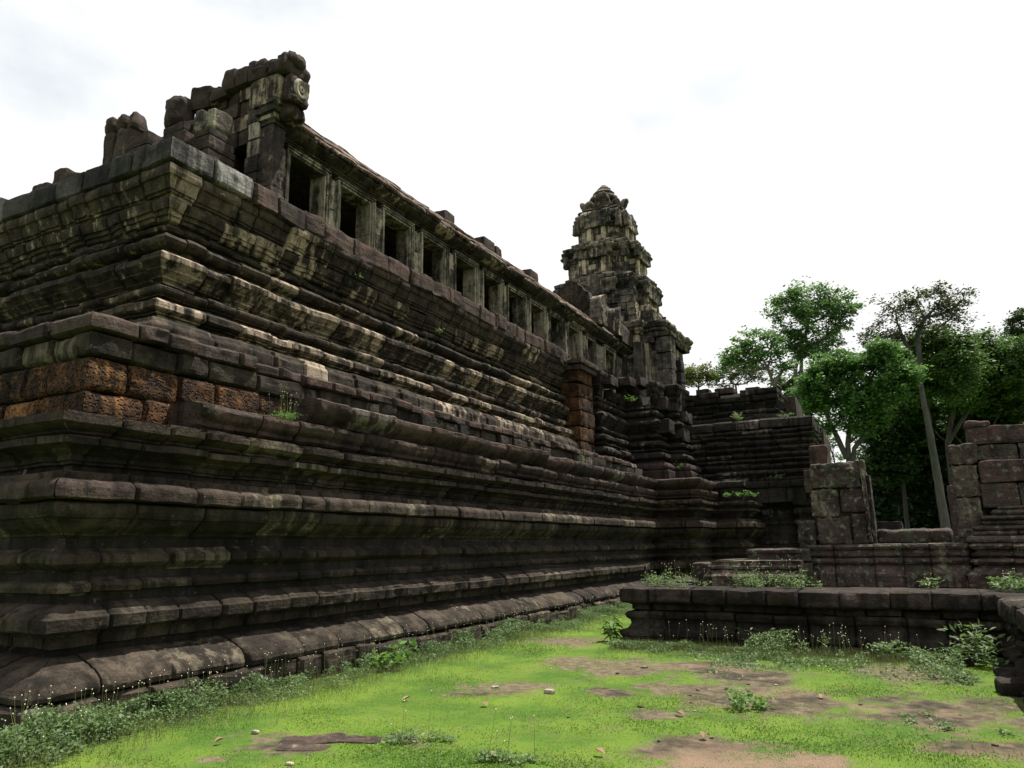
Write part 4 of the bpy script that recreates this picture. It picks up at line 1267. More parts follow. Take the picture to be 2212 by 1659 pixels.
run(mb, BQ, [(.74, 14.2), (.74, 13.68), (3.2, 13.68)], blk=(.5, .8), ds=.04, step=.025, rough=.014, seed=733, jit=.012, purple=.8, back=.8, gap=.018, fresh=.06, carve=.014)
for k, (z0, z1, d) in enumerate(((1.55, 1.66, .12), (1.66, 1.74, .05), (1.74, 1.82, .10), (1.82, 1.90, .0), (1.90, 1.97, .05), (1.97, 2.06, -.06), (2.06, 2.12, -.1))):
    run(mb, [(d - .04, z0), (d, z0 + .015), (d + .015, (z0 + z1) / 2), (d, z1 - .012), (d - .04, z1), (d - .5, z1 + .002)], [(.82 + .045 * k, 14.4), (.82 + .045 * k, 13.95), (3.2, 13.95)], blk=(.5, .9), ds=.045, step=.02, rough=.012, seed=740 + k, jit=.008, purple=.6, back=.5, carve=.010)
mb.build('wing_base', M_PAV, pav)


def relief_block(mb, x0, x1, y0, y1, z0, z1, figure=None, **kw):
    m2 = MB()
    rbox(m2, x0, x1, y0, y1, z0, z1, **kw)
    v = m2.v[0]
    if figure:
        fx, fz, s = figure
        fr = v[:, 1] < y0 + .05
        u, w = (v[:, 0] - fx) / s, (v[:, 2] - fz) / s
        body = np.exp(-((u / .13) ** 2 + ((w - .35) / .32) ** 2)) + 1.1 * np.exp(-((u / .10) ** 2 + ((w - .86) / .11) ** 2)) + .9 * np.exp(-((u / .17) ** 2 + ((w - .62) / .09) ** 2))
        body += .6 * np.exp(-((np.abs(u) - .17) / .04) ** 2 - ((w - .40) / .2) ** 2)
        niche = np.clip(1 - ((u / .30) ** 4 + ((w - .5) / .62) ** 4), 0, 1)
        v[:, 1] += np.where(fr, .045 * np.clip(niche * 3, 0, 1) - .065 * np.clip(body, 0, 1.1), 0)
    mb.add(v, quads=m2.q[0], tone=m2.qt[0][0])


mb = MB()
PY0, PY1 = 14.15, 14.6
relief_block(mb, -1.52, -.98, PY0, PY1, 1.55, 2.02, r=.03, rough=.016, step=.028, carve=.022, tone=(.6, .3, .3))
relief_block(mb, -.965, -.72, PY0 + .01, PY1, 1.55, 2.08, figure=(-.86, 1.55, 1.05), r=.03, rough=.016, step=.03, carve=.008, tone=(.55, .2, .5))
relief_block(mb, -1.56, -1.13, PY0 - .02, PY1, 2.03, 2.50, r=.03, rough=.016, step=.028, carve=.022, tone=(.8, .6, 0))
relief_block(mb, -1.10, -.72, PY0, PY1, 2.09, 2.50, figure=(-.9, 1.72, .9), r=.03, rough=.016, step=.03, carve=.008, tone=(.4, .1, .5))
relief_block(mb, -1.54, -.73, PY0 - .01, PY1, 2.51, 2.96, figure=(-.9, 2.1, .85), r=.035, rough=.018, step=.028, carve=.022, tone=(.55, .3, .6))
rbox(mb, -1.66, -1.52, PY0 + .05, PY1, 2.45, 2.86, r=.03, rough=.016, carve=.01, step=.05)
rbox(mb, -.735, -.66, PY0 + .03, PY1 + .1, 1.56, 2.98, r=.015, rough=.014, step=.05, tone=(.8, .8, .2), carve=.01)
rbox(mb, -.66, -.60, PY0 + .18, PY1 + .3, 1.56, 2.72, r=.015, rough=.014, step=.05, tone=(.7, .5, .2), carve=.01)
box(mb, -1.45, -.76, 14.3, 14.55, 1.5, 2.9)
pil = mb.build('door_pillar', M_PAV, pav)
mb = MB()
relief_block(mb, -1.82, -1.545, 14.0, 14.5, 1.50, 1.95, r=.03, rough=.02, step=.028, carve=.022, tone=(.6, .4, 0))
tag(mb.build('loose_block', M_PAV), 'greenish lichened block leaning against the left foot of the carved door pillar', 'stone block')
mb = MB()
rbox(mb, -.6, .53, 14.5, 14.95, 1.55, 1.78, r=.06, rough=.035, step=.05, tone=(.45, .1, .5))
tag(mb.build('threshold_slab', M_PAV), 'long broken slab lying across the doorway of the carved ruin', 'stone slab')
mb = MB()
rbox(mb, .64, .98, 14.18, 14.7, 1.55, 2.28, r=.02, rough=.012, step=.03, carve=.02, tone=(.75, .7, 0))
rbox(mb, .65, 1.0, 14.17, 14.7, 2.29, 2.80, r=.02, rough=.012, step=.03, carve=.02, tone=(.75, .5, .1))
rbox(mb, .63, 1.02, 14.15, 14.7, 2.81, 3.14, r=.03, rough=.018, step=.04, carve=.014, tone=(.5, .2, .3))
mb.build('door_jamb', M_PAV, pav)
mb = MB()
rbox(mb, 1.0, 1.5, 14.12, 14.7, 2.10, 2.48, r=.03, rough=.018, step=.05, tone=(.5, .1, .8))
rbox(mb, 1.02, 1.7, 14.08, 14.7, 2.49, 2.84, r=.03, rough=.02, step=.05, tone=(.55, .1, .9))
rbox(mb, 1.51, 2.4, 14.1, 14.7, 2.10, 2.48, r=.03, rough=.02, step=.05, tone=(.4, .5, .1))
rbox(mb, 1.71, 2.8, 14.1, 14.7, 2.49, 2.86, r=.03, rough=.02, step=.05, tone=(.45, .5, .5))
rbox(mb, .96, 1.6, 14.3, 14.8, 2.85, 3.12, r=.03, rough=.02, step=.06, tone=(.35, .3, .2))
rbox(mb, 1.61, 3.0, 14.3, 14.8, 2.86, 3.13, r=.03, rough=.02, step=.06, tone=(.4, .5, .2))
rbox(mb, .93, 3.2, 14.34, 14.8, 3.13, 3.44, r=.04, rough=.025, step=.06, tone=(.55, .1, 1.0))
rbox(mb, .93, 1.28, 14.32, 14.8, 3.42, 3.54, r=.05, rough=.025, step=.06, tone=(.55, .1, 1.0))
rbox(mb, 1.9, 3.2, 14.34, 14.8, 3.44, 3.58, r=.05, rough=.025, step=.06, tone=(.55, .1, 1.0))
box(mb, 1.05, 3.0, 14.45, 14.65, 1.5, 3.4)
mb.build('wall', M_PAV, pav)
mb = MB()
rbox(mb, .66, .82, 17.4, 17.8, 1.0, 2.70, r=.03, rough=.02, tone=(.5, .1, 1.0))
tag(mb.build('stone_post', M_PAV), 'narrow reddish upright stone seen through the doorway beside the right jamb', 'stone post')
mb = MB()
rbox(mb, -1.0, -.25, 19.5, 20.1, .8, 2.05, r=.03, rough=.02, tone=(.2, 0, .1), step=.12)
tag(mb.build('far_wall', M_PROJ), 'low dark stone wall in the shade behind the doorway slab', 'wall')

# ------------------------------------------------------------------ FALLEN STONES ON THE LAWN
for (x, y, sx, sy, sz, rz, lab) in ((-.02, 12.0, .36, .22, .17, .1, 'small dark kerb block lying in the weeds at the right end of the terrace'),
                                    (.30, 11.75, .3, .25, .13, .4, 'low brown stone beside the leafy weed by the terrace corner'),
                                    (.80, 9.9, .42, .3, .16, .1, 'black weathered slab at the foot of the terrace return'),
                                    (.78, 10.9, .22, .9, .10, .05, 'long flat kerb stone along the terrace return')):
    mb = MB()
    rock(mb, (x, y, -.02), (sx, sy, sz), rotz=rz, r=.04, rough=.03, step=.04, tone=(.4, 0, .2))
    tag(mb.build('fallen_stone', M_FRONT), lab, 'stone', 'fallen stones on the lawn')
mb = MB()
for (x, y, sx, sy) in ((-4.75, 5.22, .55, .30), (-4.35, 5.4, .35, .22), (-4.62, 4.98, .42, .2), (-4.1, 5.62, .3, .16)):
    rock(mb, (x, y, -.045), (sx, sy, .056), rotz=.5 + RNG.uniform(-.2, .2), r=.03, rough=.012, step=.04, tone=(.85, .3, .4))
tag(mb.build('sunken_slab', M_CAP), 'cracked flat stone slab sunk level with the grass in the foreground', 'stone slab')

# ------------------------------------------------------------------ GRASS, WEEDS, LITTER
M_GRASS = leaf_mat('grass_blades', (0.052, 0.120, 0.012), (0.132, 0.212, 0.024), .38)
M_WEED = leaf_mat('weed_leaves', (0.048, 0.094, 0.032), (0.150, 0.215, 0.088), .35)
M_WEEDB = leaf_mat('bright_leaves', (0.05, 0.125, 0.025), (0.12, 0.22, 0.045), .35)
M_STALK = leaf_mat('stalks', (0.10, 0.13, 0.04), (0.22, 0.24, 0.10), .2)
mf, nt, out, bs, pos, tn = new_mat('cream_flower_heads')
bs.inputs['Base Color'].default_value = (0.62, 0.60, 0.44, 1)
bs.inputs['Roughness'].default_value = 0.8
M_FLOWER = mf
ml, nt, out, bs, pos, tn = new_mat('dry_leaves')
nt.links.new(nmix(nt, (0.11, 0.06, 0.03), (0.24, 0.155, 0.09), tn[0]), bs.inputs['Base Color'])
bs.inputs['Roughness'].default_value = 0.8
M_DRY = ml


def leaves(mb, pts, size, up=0.6, asp=0.5, tone=None, mat=0, droop=0.0):
    """Small pointed leaves (two triangles folded along the midrib) at pts."""
    n = len(pts)
    if n == 0:
        return
    d = NR.normal(size=(n, 3))
    d[:, 2] = np.abs(d[:, 2]) * up - droop
    d /= np.linalg.norm(d, axis=1, keepdims=True)
    s = np.cross(d, NR.normal(size=(n, 3)) * .5 + np.array([0, 0, 1.0]))
    s /= np.linalg.norm(s, axis=1, keepdims=True) + 1e-9
    L = (np.asarray(size) * NR.uniform(.6, 1.35, n))[:, None]
    nrm = np.cross(s, d)
    a = pts
    b = pts + d * L * .5 + s * L * asp * .5 + nrm * L * .08
    c = pts + d * L
    e = pts + d * L * .5 - s * L * asp * .5 + nrm * L * .08
    v = np.stack([a, b, c, e], 1).reshape(-1, 3)
    q = np.arange(4 * n).reshape(n, 4)
    t = np.stack([NR.uniform(0, 1, n) if tone is None else np.clip(tone + NR.normal(0, .15, n), 0, 1), np.zeros(n), np.zeros(n)], 1)
    mb.add(v, quads=q, tone=t, mat=mat)


def stalks(mb, base, top, w, mat=0):
    n = len(base)
    if n == 0:
        return
    side = np.zeros((n, 3))
    ang = NR.uniform(0, 6.28, n)
    side[:, 0], side[:, 1] = np.cos(ang), np.sin(ang)
    o = np.stack([-side[:, 1], side[:, 0], 0 * ang], 1)
    ring = [side, -.5 * side + .87 * o, -.5 * side - .87 * o]
    v = np.concatenate([np.stack([base + r * w for r in ring], 1), np.stack([top + r * w * .6 for r in ring], 1)], 1).reshape(-1, 3)
    i = (np.arange(n) * 6)[:, None]
    q = np.concatenate([i + np.array([[0, 1, 4, 3]]), i + np.array([[1, 2, 5, 4]]), i + np.array([[2, 0, 3, 5]])], 0)
    t = np.tile(np.stack([NR.uniform(0, 1, n), 0 * ang, 0 * ang], 1), (3, 1))
    mb.add(v, quads=q, tone=t, mat=mat)


def heads(mb, c, r, mat=0):
    n = len(c)
    if n == 0:
        return
    o = np.array([(1, 0, 0), (-1, 0, 0), (0, 1, 0), (0, -1, 0), (0, 0, 1), (0, 0, -1)], float)
    v = (c[:, None, :] + o[None] * r).reshape(-1, 3)
    f = np.array([(0, 2, 4), (2, 1, 4), (1, 3, 4), (3, 0, 4), (2, 0, 5), (1, 2, 5), (3, 1, 5), (0, 3, 5)])
    t = (np.arange(n)[:, None, None] * 6 + f[None]).reshape(-1, 3)
    mb.add(v, tris=t, tone=(.5, 0, 0), mat=mat)


def in_lawn(xy):
    x, y = xy[:, 0], xy[:, 1]
    ok = (x > X0 + .08) & ((y < 12.12) | (x < -4.6))
    ok &= ~(x > .82)
    return ok


def make_grass():
    mb = MB()
    tot_n = 250000
    # denser close to the camera, thinning with distance
    r = 4.2 + (15.5 - 4.2) * NR.uniform(0, 1, tot_n * 3) ** 1.25
    th = math.radians(28.0) + NR.uniform(-.72, .72, tot_n * 3)
    xy = np.stack([-np.sin(th) * r, np.cos(th) * r], 1)
    xy = xy[in_lawn(xy)]
    tot, dk, gr = dirt_at(xy)
    p3 = np.concatenate([xy, np.zeros((len(xy), 1))], 1)
    dens = np.clip(1.1 - tot * 1.1, 0.03, 1) * np.clip(.55 + .8 * fbm(p3 * 1.6, 3, 33) + .5 * fbm(p3 * 6.0, 2, 34), .06, 1)
    xy = xy[NR.uniform(0, 1, len(xy)) < dens][:tot_n]
    z = ground_z(xy[:, 0], xy[:, 1])
    p = np.concatenate([xy, z[:, None] - .003], 1)
    tone = np.clip(.5 + .75 * fbm(p * np.array([.9, .9, 0]), 4, 40), 0, 1)
    hgt = .017 + .012 * np.clip(fbm(p * np.array([1.3, 1.3, 0]), 2, 41), -.6, 1)
    leaves(mb, p, hgt, up=.75, asp=.38, tone=tone)
    o = mb.build('grass', M_GRASS, sharp=None)
    tag(o, 'short bright green mossy grass covering the lawn', 'grass', kind='stuff')


make_grass()


def weed_clump(center, rad, n_leaf, height, n_fl, label, leaf=.038, mat=M_WEED, zb=0.0, name='weed_clump', fl_h=(.12, .34), group=None, asp=.5, tone=.5, cat='weeds', elong=None):
    cx_, cy_ = center
    k = max(3, int(n_leaf / 45))
    ang = NR.uniform(0, 6.283, k)
    rr = np.sqrt(NR.uniform(0, 1, k))
    ex, ey = (rad, rad) if np.isscalar(rad) else rad
    rot = elong or 0.0
    lx, ly = np.cos(ang) * rr * ex, np.sin(ang) * rr * ey
    sx = cx_ + lx * math.cos(rot) - ly * math.sin(rot)
    sy = cy_ + lx * math.sin(rot) + ly * math.cos(rot)
    sh = height * (1.05 - .75 * rr ** 2) * NR.uniform(.6, 1.15, k)
    per = max(3, n_leaf // k)
    u = NR.uniform(0.05, 1, (k, per))
    spread = .035 + .5 * sh[:, None] * u * .45
    px = sx[:, None] + NR.normal(0, 1, (k, per)) * spread
    py = sy[:, None] + NR.normal(0, 1, (k, per)) * spread
    pz = zb + sh[:, None] * u ** .8
    mb = MB()
    leaves(mb, np.stack([px, py, pz], -1).reshape(-1, 3), leaf, up=.5, asp=asp, tone=tone, mat=0)
    base = np.stack([sx, sy, np.full(k, zb - .01)], 1)
    stalks(mb, base, np.stack([sx + NR.normal(0, .02, k), sy + NR.normal(0, .02, k), zb + sh], 1), .0028, mat=1)
    if n_fl:
        i = NR.integers(0, k, n_fl)
        b = np.stack([sx[i] + NR.normal(0, .05, n_fl), sy[i] + NR.normal(0, .05, n_fl), np.full(n_fl, zb)], 1)
        t = b + np.stack([NR.normal(0, .05, n_fl), NR.normal(0, .05, n_fl), sh[i] * .5 + NR.uniform(*fl_h, n_fl)], 1)
        stalks(mb, b, t, .0022, mat=1)
        heads(mb, t, .0065, mat=2)
    o = mb.build(name, [mat, M_STALK, M_FLOWER], sharp=None)
    tag(o, label, cat, group)
    return o


# the strip of weeds along the foot of the lower terrace: one ground cover
def weed_strip():
    mb = MB()
    n = 52000
    y = 3.2 + (20.5 - 3.2) * NR.uniform(0, 1, n) ** 1.35
    p0 = np.stack([np.zeros(n), y, np.zeros(n)], 1)
    wid = .38 + .26 * fbm(p0 * 1.1, 3, 51)
    x = X0 + .24 + np.abs(NR.normal(0, 1, n)) * wid * .75
    pt = np.stack([x, y, np.zeros(n)], 1)
    hh = np.clip(.17 + .24 * fbm(pt * 1.7, 3, 52), .03, .40) * np.clip(1.3 - (x - X0) * .75, .15, 1.0)
    clump = fbm(pt * 2.6, 3, 53) > -.12 + .25 * (x - X0 - .5)
    z = hh * NR.uniform(.05, 1, n) ** .8
    pts = np.stack([x, y, z], 1)[clump & (y < 20)]
    leaves(mb, pts, .035, up=.5, asp=.5, tone=np.clip(.42 + .5 * fbm(pts * 1.3, 2, 55), 0, 1), mat=0)
    # thin dry grass at the outer edge
    m = 9000
    y = 3.5 + 16 * NR.uniform(0, 1, m) ** 1.3
    x = X0 + .35 + np.abs(NR.normal(0, .42, m))
    b = np.stack([x, y, np.zeros(m)], 1)
    stalks(mb, b, b + np.stack([NR.normal(0, .03, m), NR.normal(0, .03, m), NR.uniform(.05, .14, m)], 1), .0016, mat=1)
    f = 260
    y = 3.6 + 15 * NR.uniform(0, 1, f) ** 1.2
    x = X0 + .12 + np.abs(NR.normal(0, .25, f))
    b = np.stack([x, y, np.zeros(f)], 1)
    t = b + np.stack([NR.normal(0, .04, f), NR.normal(0, .04, f), NR.uniform(.2, .46, f)], 1)
    stalks(mb, b, t, .0022, mat=1)
    heads(mb, t, .0065, mat=2)
    o = mb.build('weeds', [M_WEED, M_STALK, M_FLOWER], sharp=None)
    tag(o, 'strip of small leafy weeds with cream flower heads along the foot of the lowest tier', 'weeds', kind='stuff')
    mb = MB()
    n = 26000
    x = NR.uniform(-4.5, .35, n)
    p0 = np.stack([x, 0 * x, 0 * x], 1)
    yy = 12.05 - np.abs(NR.normal(0, 1, n)) * (.34 + .2 * fbm(p0 * .9, 2, 61)) * np.where(x > -2.6, 1.7, .9)
    pt = np.stack([x, yy, 0 * x], 1)
    keep = fbm(pt * 1.9, 3, 63) > -.15
    hh = np.clip(.17 + .22 * fbm(pt * 1.5, 3, 62), .02, .36) * np.clip(1.2 - (12.05 - yy) * .7, .15, 1) * np.where(x > -2.4, 1.25, .6)
    pts = np.stack([x, yy, hh * NR.uniform(.05, 1, n) ** .8], 1)[keep]
    leaves(mb, pts, .042, up=.5, asp=.5, tone=np.clip(.65 + .5 * fbm(pts * 1.3, 2, 65), 0, 1), mat=0)
    m = 5000
    x = NR.uniform(-4.4, .3, m)
    yy = 12.0 - np.abs(NR.normal(0, .5, m))
    b = np.stack([x, yy, 0 * x], 1)
    stalks(mb, b, b + np.stack([NR.normal(0, .03, m), NR.normal(0, .03, m), NR.uniform(.05, .16, m)], 1), .0016, mat=1)
    f = 120
    x = np.concatenate([NR.uniform(-3.7, -1.9, f // 3), NR.uniform(-2.3, -.2, f - f // 3)])
    b = np.stack([x, 12.0 - np.abs(NR.normal(0, .22, f)), 0 * x], 1)
    t = b + np.stack([NR.normal(.0, .06, f), NR.normal(0, .04, f), NR.uniform(.2, .5, f) * (.7 + .5 * fbm(b * 1.4, 2, 66))], 1)
    stalks(mb, b, t, .0024, mat=1)
    heads(mb, t, .0068, mat=2)
    o = mb.build('weeds', [M_WEED, M_STALK, M_FLOWER], sharp=None)
    tag(o, 'pale green weeds with tall flower stalks along the foot of the low front terrace', 'weeds', kind='stuff')


weed_strip()
G1 = 'weed clumps on the lawn'
weed_clump((-6.55, 4.15), (.42, .55), 1500, .30, 14, 'big bushy weed clump at the near left corner of the lawn', group=G1, leaf=.042)
weed_clump((-6.35, 3.55), (.4, .45), 900, .22, 6, 'low weed clump at the bottom left edge, nearest of the wall weeds', group=G1, leaf=.042)
weed_clump((-6.62, 5.6), (.30, .5), 1200, .27, 12, 'rounded weed clump by the split plinth block, second along the wall', group=G1)
weed_clump((-3.86, 5.59), (.30, .13), 420, .07, 4, 'flat grey-green rosette of weeds on the open lawn in the foreground', group=G1, leaf=.035, tone=.75, elong=.49)
weed_clump((-2.97, 5.30), (.28, .14), 380, .09, 6, 'small silvery weed patch with tall thin stalks at the bottom of the lawn', group=G1, leaf=.035, tone=.75, elong=.49)
weed_clump((-1.66, 7.95), (.17, .17), 320, .22, 0, 'light green seedling bush standing alone in the bare earth', group=G1, leaf=.05, mat=M_WEEDB, tone=.6)
weed_clump((.52, 11.65), (.24, .24), 380, .58, 0, 'tall leafy weed by the terrace corner, with long pointed leaves', group=G1, leaf=.10, asp=.32, tone=.55)
weed_clump((-.35, 11.8), (.45, .2), 420, .28, 4, 'spreading low weed beside the kerb block under the terrace', group=G1, leaf=.07, asp=.36, tone=.4)
weed_clump((.18, 10.6), (.30, .45), 700, .12, 0, 'low mat of weeds beside the terrace return', group=G1, leaf=.045, tone=.6)
weed_clump((.15, 8.2), (.45, .5), 300, .05, 0, 'sparse weeds creeping over the bare earth at the right edge', group=G1, leaf=.035, tone=.6)
weed_clump((-2.35, 12.08), (.06, .05), 60, .42, 0, 'single thin weed climbing against the front terrace face', group=G1, leaf=.085, asp=.36, tone=.4)
weed_clump((-6.42, 8.45), (.16, .16), 90, .22, 0, 'young plant with broad bright leaves among the wall weeds', group=G1, leaf=.13, asp=.55, mat=M_WEEDB, tone=.65)
weed_clump((-6.55, 8.95), (.14, .3), 110, .24, 0, 'broad-leaved seedlings just beyond the brighter young plant along the wall', group=G1, leaf=.10, asp=.55, mat=M_WEEDB, tone=.5)
# weeds growing on the front terrace
G2 = 'weeds on the front terrace'
weed_clump((-3.75, 12.75), (.62, .35), 900, .28, 26, 'bushy flowering weed on the terrace, left of the steps', group=G2, zb=.88, fl_h=(.1, .3), tone=.65)
weed_clump((-2.15, 12.85), (.72, .3), 1300, .32, 40, 'largest flowering weed on the terrace, in front of the steps', group=G2, zb=.88, fl_h=(.1, .36), tone=.75)
weed_clump((.05, 13.1), (.12, .1), 70, .32, 2, 'small upright weed in front of the carved base', group=G2, zb=.88, leaf=.06, tone=.6)
weed_clump((1.25, 12.95), (.55, .3), 600, .30, 12, 'leafy weed on the terrace below the broken wall', group=G2, zb=.88, leaf=.06, tone=.5)
weed_clump((-1.72, 13.35), (.12, .25), 160, .5, 0, 'dark green creeper beside the left end of the carved base', group=G2, zb=.88, leaf=.06, tone=.1)
# long-bladed tuft
mb = MB()
n = 26
a = NR.uniform(0, 6.28, n)
b = np.stack([1.75 + .04 * np.cos(a), 12.85 + .04 * np.sin(a), np.full(n, .88)], 1)
sp = NR.uniform(.12, .5, n)
t1 = b + np.stack([np.cos(a) * sp * .5, np.sin(a) * sp * .5, NR.uniform(.25, .55, n)], 1)
t2 = t1 + np.stack([np.cos(a) * sp * .7, np.sin(a) * sp * .7, NR.uniform(-.1, .15, n)], 1)
sd = np.stack([-np.sin(a), np.cos(a), 0 * a], 1) * .012
v = np.stack([b - sd, b + sd, t1 + sd, t1 - sd, t2], 1).reshape(-1, 3)
i = np.arange(n)[:, None] * 5
mb.add(v, quads=i + np.array([[0, 1, 2, 3]]), tone=(.6, 0, 0))
mb.add(v, tris=i + np.array([[3, 2, 4]]), tone=(.6, 0, 0))
tag(mb.build('grass_tuft', M_WEEDB, sharp=None), 'tuft of long arching grass blades on the terrace at the right edge', 'grass tuft')


# plants rooted in the masonry
G3 = 'plants growing out of the masonry'
for (x, y, z, r, n, h, lf, mt, tn_, lab, nfl) in (
        (-7.35, 7.1, 2.96 + .3, .32, 320, .16, .03, M_WEEDB, .5, 'small flowering weed on the broken edge beside the laterite blocks', 22),
        (-5.0, 26.5, 5.82, .28, 140, .3, .09, M_WEED, .9, 'pale-leaved shrub on the lower ledge of the platform', 0),
        (-5.3, 27.25, 6.5, .35, 200, .35, .08, M_WEEDB, .45, 'bush on the upper part of the platform, under the broken cap', 0),
        (-3.7, 26.5, 5.82, .5, 150, .12, .06, M_WEED, .4, 'thin weeds along the platform cap', 0),
        (-4.95, 25.3, 3.05, .75, 420, .26, .08, M_WEEDB, .55, 'row of bright weeds on top of the far redented corner', 0),
        (-3.9, 26.2, 3.66, .18, 60, .28, .08, M_WEED, .6, 'single weed on the ledge at the foot of the platform', 0),
        (-6.95, 25.2, 4.1, .16, 60, .3, .09, M_WEEDB, .75, 'bright sprig between the two purple base corners', 0),
        (-8.05, 23.6, 6.3, .2, 70, .25, .08, M_WEEDB, .7, 'green sprig hanging beside the laterite pier', 0),
        (-8.65, 21.3, 4.3, .12, 30, .2, .06, M_WEEDB, .5, 'tiny sprig at the foot of the laterite pier', 0),
        (-9.02, 10.55, 6.72, .18, 70, .12, .06, M_WEED, .3, 'dark fern tuft under the cap of the tall tier', 0),
        (-8.95, 13.4, 6.30, .1, 40, .1, .06, M_WEED, .4, 'small fern on the middle mouldings of the tall tier', 0),
        (-7.1, 17.0, 3.62, .12, 26, .2, .04, M_WEED, .6, 'wisp of weeds on the far edge of the lowest tier', 6),
        (-9.15, 4.5, 2.96, .25, 60, .1, .05, M_WEED, .4, 'few small weeds on the left ledge below the laterite wall', 2)):
    weed_clump((x, y), r, n, h, nfl, lab, leaf=lf, mat=mt, zb=z, name='ledge_plant', group=G3, asp=.45, tone=tn_, cat='plant')


def big_leaf_plant(x, y, label):
    t = thing('broad_leaf_plant', label, 'plant', (x, y, 0))
    st, lf = MB(), MB()
    for k in range(9):
        a = k * 2.4
        h = .18 + .032 * k
        r0 = NR.uniform(.02, .08)
        bx, by = x + math.cos(a) * r0 * .4, y + math.sin(a) * r0 * .4
        b = np.array([[bx, by, 0.0]])
        tp = np.array([[bx + math.cos(a) * r0, by + math.sin(a) * r0, h]])
        stalks(st, b, tp, .006)
        for j in range(5):
            f_ = .45 + .55 * j / 4
            tp = np.array([[bx + math.cos(a) * r0 * f_, by + math.sin(a) * r0 * f_, h * f_]])
            aa = a + NR.uniform(-2.2, 2.2)
            L, w = NR.uniform(.14, .24), NR.uniform(.035, .055)
            d = np.array([math.cos(aa), math.sin(aa), NR.uniform(.05, .75)])
            d /= np.linalg.norm(d)
            s = np.cross(d, (0, 0, 1))
            s /= np.linalg.norm(s)
            up = np.cross(s, d)
            rows = []
            for u, ww in ((0, .1), (.25, .8), (.5, 1.0), (.75, .7), (1.0, .05)):
                c = tp[0] + d * L * u - np.array([0, 0, 1]) * .10 * u * u
                rows += [c - s * w * ww + up * .01 * ww, c, c + s * w * ww + up * .01 * ww]
            q = []
            for u in range(4):
                for e in range(2):
                    q.append((u * 3 + e, u * 3 + e + 1, (u + 1) * 3 + e + 1, (u + 1) * 3 + e))
            lf.add(rows, quads=q, tone=(NR.uniform(.3, 1), 0, 0))
    st.build('stem', M_STALK, t, sharp=None)
    lf.build('leaves', M_WEEDB, t, sharp=60)


big_leaf_plant(-4.72, 12.35, 'broad-leaved young plant at the left end of the low front terrace')


def litter():
    mb = MB()
    n = 900
    th = math.radians(28.0) + NR.uniform(-.72, .72, n)
    r = 4.3 + 8.5 * NR.uniform(0, 1, n)
    xy = np.stack([-np.sin(th) * r, np.cos(th) * r], 1)
    xy = xy[in_lawn(xy)]
    tot, dk, gr = dirt_at(xy)
    xy = xy[NR.uniform(0, 1, len(xy)) < np.clip(tot * .55 + .02, 0, 1)]
    for x, y in xy:
        s = abs(NR.normal(0, .012)) + .007
        rock(mb, (x, y, -.3 * s), (s * 2, s * 1.5, s), rotz=NR.uniform(0, 3), r=s * .4, rough=s * .2, step=s * 1.1, tone=(NR.uniform(.3, 1), NR.uniform(0, 1), NR.uniform(0, .8)))
    tag(mb.build('pebbles', M_GAL), 'small pebbles and chips scattered over the bare earth', 'pebbles', kind='stuff')


litter()
DL = [(-3.05, 5.35, 'curled brown leaf by the silvery weed patch in the foreground'), (-2.35, 5.8, 'dry leaf at the foot of the lawn near the gravel'), (-4.95, 6.85, 'pinkish dry leaf on the grass left of centre'),
      (-4.05, 6.95, 'brown rolled leaf on the grass in the middle of the lawn'), (-2.15, 7.35, 'brown leaf beside the small earth patch'), (-1.75, 6.65, 'upright dry leaf in the grass at lower right'),
      (-5.35, 4.75, 'small brown leaf near the sunken slab'), (-1.05, 8.75, 'dark curled leaf on the bare earth')]
for x, y, lab in DL:
    mb = MB()
    L, w, a = NR.uniform(.07, .11), NR.uniform(.025, .035), NR.uniform(0, 3)
    d = np.array([math.cos(a), math.sin(a), 0])
    s = np.array([-math.sin(a), math.cos(a), 0])
    rows = []
    for u, ww in ((0, .15), (.3, .9), (.6, 1.0), (1.0, .1)):
        c = np.array([x, y, .022]) + d * L * (u - .5) + np.array([0, 0, .02 * u])
        rows += [c - s * w * ww + np.array([0, 0, .022 * ww]), c, c + s * w * ww + np.array([0, 0, .022 * ww])]
    q = [(u * 3 + e, u * 3 + e + 1, (u + 1) * 3 + e + 1, (u + 1) * 3 + e) for u in range(3) for e in range(2)]
    mb.add(rows, quads=q, tone=(NR.uniform(.2, .9), 0, 0))
    tag(mb.build('dry_leaf', M_DRY, sharp=60), lab, 'leaf', 'dry leaves on the lawn')
for x, y, s, lab in ((-3.75, 7.85, .06, 'pale stone lying on the grass in the middle of the lawn'), (-5.35, 5.15, .035, 'small whitish stone near the sunken slab'), (-4.35, 4.55, .03, 'little tan stone at the bottom of the lawn')):
    mb = MB()
    rock(mb, (x, y, 0), (s * 2, s * 1.3, s * .9), r=s * .35, rough=s * .2, step=s * .4, tone=(1, 1, 0))
    tag(mb.build('pebble', M_GAL), lab, 'stone', 'pale stones on the lawn')

